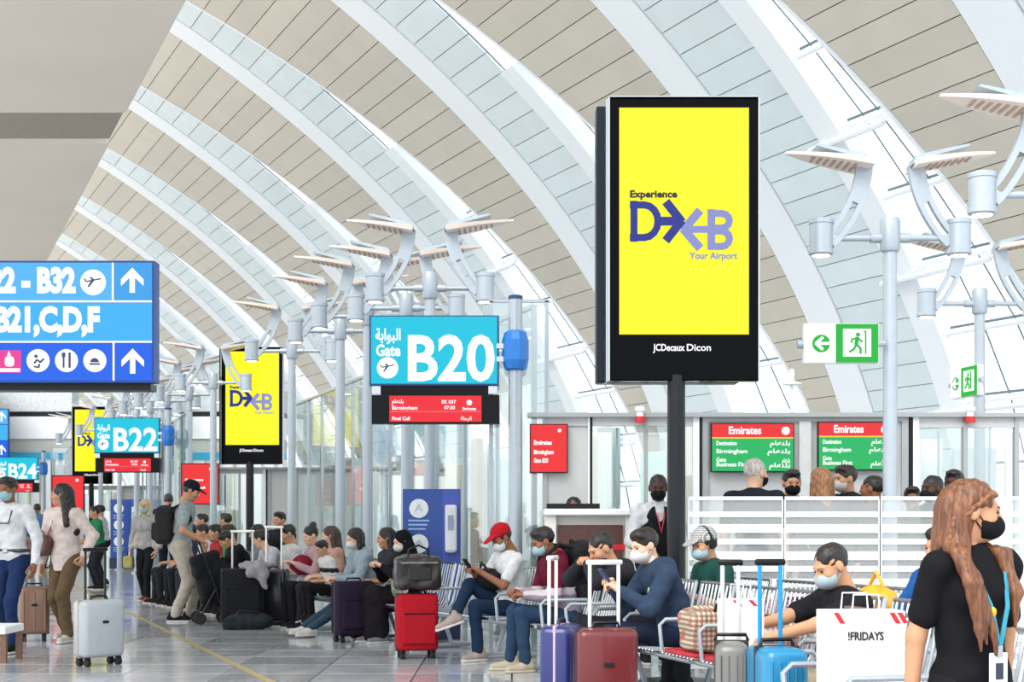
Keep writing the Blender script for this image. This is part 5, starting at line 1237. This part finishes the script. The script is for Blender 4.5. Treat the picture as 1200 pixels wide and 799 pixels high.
# ------------------------------------------------------------------ counter staff and queue
x_, Y_ = gx(768, 12.9)
vs_ = person('counter attendant in a black vest over a white shirt, masked', (x_, Y_, 0), R(-170), 1.68, 'dark', 'people at the counter', top=('shirt', 'e6e8ea'), bottom='1a1b20', mask='141416', hair=('crop', '0e0c0b'), hands=((-.15, .3, 1.02), (.15, .3, 1.02)), head=(-14, 8), vox=.0105)
vst = sdf([ell((0, .03, 1.13), (.18, .15, .24), k=.03), ell((0, .045, 1.31), (.15, .14, .14), k=.03), cut((0, .2, 1.45), (.05, .1, .2))], .011, .003, 2)
obj('vest', smesh('vest', [(vst[0]*vs_['k'], vst[1])], cloth('17181c')), vs_['root']); MB().tube([(-.06, .1, 1.42), (-.03, .18, 1.3), (0, .2, 1.16), (.03, .18, 1.3), (.06, .1, 1.42)], .007, 5).build('lanyard', mat('lanyard_red', 'b8384a', .6), vs_['root'])
x_, Y_ = gx(672, 14.22)
person('clerk with short dark hair sitting behind the podium desk', (x_, Y_, 0), R(180), 1.7, 'brown', 'people at the counter', pel=(0, 0, .72), sit=True, lean=(0, 6), top=('suit', '23242a'), bottom='22242a', feet=((-.1, .1, .3), (.1, .1, .3)), hands=((-.15, .12, .9), (.15, .12, .9)), hair=('crop', '120f0d'))
Q = 'people queueing at the counter'
for x, Y, h, rz, kw, lb in (
 (883, 12.25, 1.80, -20, dict(skin='light', top=('tee', '1f2733'), hair=('crop', 'b9b2aa'), bottom='2c2f38', head=(-30, 0), mask='1a1a1c'), 'grey-haired man in a navy top facing the counter'),
 (926, 13.4, 1.74, 178, dict(skin='tan', top=('suit', '1b1c22'), hair=('short', '120f0d'), mask='17171a', head=(4, 6)), 'masked clerk in a black suit facing the queue'),
 (967, 12.25, 1.72, 15, dict(skin='light', fem=True, top=('blouse', '3a3338'), hair=('long', '8a5f3c')), 'woman with long light brown hair seen from behind'),
 (1001, 13.35, 1.78, 110, dict(skin='tan', top=('suit', '24262c'), hair=('short', '241b16'), mask='d8d4d0', head=(0, 4)), 'man in a dark suit in profile beside the counter'),
 (1034, 12.45, 1.66, 60, dict(skin='brown', top=('jacket', '1d1e23'), hair=('crop', '120f0d')), 'man in a black jacket partly behind the lamp post'),
 (1068, 13.3, 1.58, 170, dict(skin='brown', top=('shirt', '4a2a30'), hair=('short', '120f0d')), 'person in a dark red top beyond the lamp post'),
 (1101, 12.5, 1.66, 120, dict(skin='dark', top=('jacket', '22242a'), hair=('crop', '0e0c0b'), mask='1a1a1c'), 'man in a charcoal jacket behind the braided woman'),
 (1121, 12.95, 1.72, 150, dict(skin='dark', top=('jacket', '2c2e36'), hair=('short', '0e0c0b')), 'tall man in a slate jacket behind the braided woman')):
    x_, Y_ = gx(x, Y); kw.setdefault('bottom', '1f2128'); person(lb, (x_, Y_, 0), R(rz), h, kw.pop('skin'), Q, vox=.0105, **kw)

# ------------------------------------------------------------------ the staff woman in the foreground
x_, Y_ = gx(1138, 4.6)
W_H = 1.38
sw_ = person('woman in a black polo shirt with long braided brown hair and a black mask', (x_, Y_, 0), R(-156), W_H, 'warm', fem=True, top=('polo', '141418'), bottom='18181d', mask='17171b', hair=None, head=(56, 5), lean=(-2, 2), neck=3, hands=((-.22, -.06, .84), (.22, -.1, .82)), elbows=((-.7, -.6, -.2), (.7, -.7, -.2)), vox=.0075)
k = sw_['k']; hc, HR_ = sw_['hc']/k, sw_['HR']
loc_h = lambda p: HR_ @ np.array(p) + hc
hair_pr = [ell(loc_h((0, -.022, .036)), (.083, .104, .092), HR_, .02), cap(loc_h((-.055, -.06, -.02)), loc_h((-.06, -.07, -.16)), .045, .04, .04), cap(loc_h((.06, -.06, -.02)), loc_h((.07, -.055, -.16)), .046, .045, .04),
    cap(loc_h((0, -.085, .0)), loc_h((0, -.09, -.2)), .06, .06, .05)]
# tresses falling forward over the shoulders
for x0, y0, dx in ((.078, -.07, 0.), (.05, -.10, .018), (.085, -.045, -.03)):
    a = loc_h((x0, y0, -.12)); b_1 = np.array((.118+dx*.6, .07+dx*.5, 1.425)); c_ = np.array((.125+dx, .15+dx*.3, 1.31)); e_ = np.array((.085+dx*1.5, .168, 1.17-abs(dx)*1.5)); 
    hair_pr += [cap(a, b_1, .032, .028, .02), cap(b_1, c_, .028, .024, .012), cap(c_, e_, .024, .016, .01), cap(e_, e_+np.array((-.01, .0, -.09)), .016, .004, .01)]
a = loc_h((-.06, -.06, -.14)); hair_pr += [cap(a, (-.09, .07, 1.42), .034, .03, .03), cap((-.09, .07, 1.42), (-.09, .145, 1.27), .03, .024, .03), cap((-.09, .145, 1.27), (-.075, .155, 1.14), .024, .007, .02)]
hair_pr += [cut(loc_h((0, .122, -.03)), (.062, .088, .1), HR_, .012), cut(loc_h((.09, .03, -.012)), (.03, .05, .04), HR_, .01), cut(loc_h((-.09, .03, -.012)), (.03, .05, .04), HR_, .01)]
V_, Q_ = sdf(hair_pr, .0055, .003, 9, (150, 40, 130))
obj('hair', smesh('hair', [(V_*k, Q_)], hair_mat('6f4328')), sw_['root'])
br = []                                                       # braid across the side of the head
for i in range(9):
    a = R(62 + i*15); p = loc_h((.088*math.cos(R(18)), -.022-.108*math.cos(a)*-1*.9, .036+.088*math.sin(a))) if False else loc_h((.078+.006*(i % 2), .06-.018*i, .072-.012*i-.001*i*i))
    br.append(ell(p, (.016, .02, .013), HR_ @ rotx(R(35 if i % 2 else -35)), .006))
for i in range(7):
    br.append(ell(loc_h((.094+.002*(i % 2), -.075-.004*i, -.04-.024*i)), (.015, .018, .017), HR_ @ rotx(R(35 if i % 2 else -35)), .006))
V_, Q_ = sdf(br, .0045, .0012, 4, (220, 150, 120)); obj('braid', smesh('braid', [(V_*k, Q_)], hair_mat('7d4d2e')), sw_['root'])
lan = MB(); 
for s in (-1, 1): lan.tube([(s*.06*k, .03*k, 1.425*k), (s*.075*k, .105*k, 1.36*k), (s*.04*k, .155*k, 1.22*k), (0, .158*k, 1.06*k)], .0075, 6)
lan.build('lanyard', mat('lanyard_teal', '2a8fa8', .6), sw_['root'], True)
bg = MB().rbox((.01*k, .16*k, .98*k), (.07, .008, .105), .006, 2).build('id_badge', mat('badge_white', 'e4e6ea', .35), sw_['root'])
MB().box((.01*k, .16*k+.006, .975*k), (.028, .003, .05)).build('badge_print', mat('badge_print', '2a3040', .5), bg); MB().box((.01*k, .16*k+.004, 1.05*k), (.02, .01, .035)).build('badge_clip', M_CHROME, bg)
MB().lathe([(.004, -.006), (.016, 0), (.004, .006)], (.04*k, .163*k, 1.2*k), 12, rot=Matrix.Rotation(R(90), 3, 'X')).build('yellow_pin', mat('pin_yellow', 'e8b820', .5), sw_['root'])

# low white-topped table at the edge of the walkway
t = thing('side_table', 'low side table with white top and brown legs at the walkway edge', 'table', (*gx(-2, 13.1), 0), R(0))
MB().rbox((0, 0, .29), (.3, .5, .07), .012).build('table_top', M_WHITE, t)
for sx in (-1, 1):
    for sy in (-1, 1): MB().box((sx*.12, sy*.2, .13), (.05, .05, .26)).build('leg', mat('table_brown', '7a5a48', .5), t)
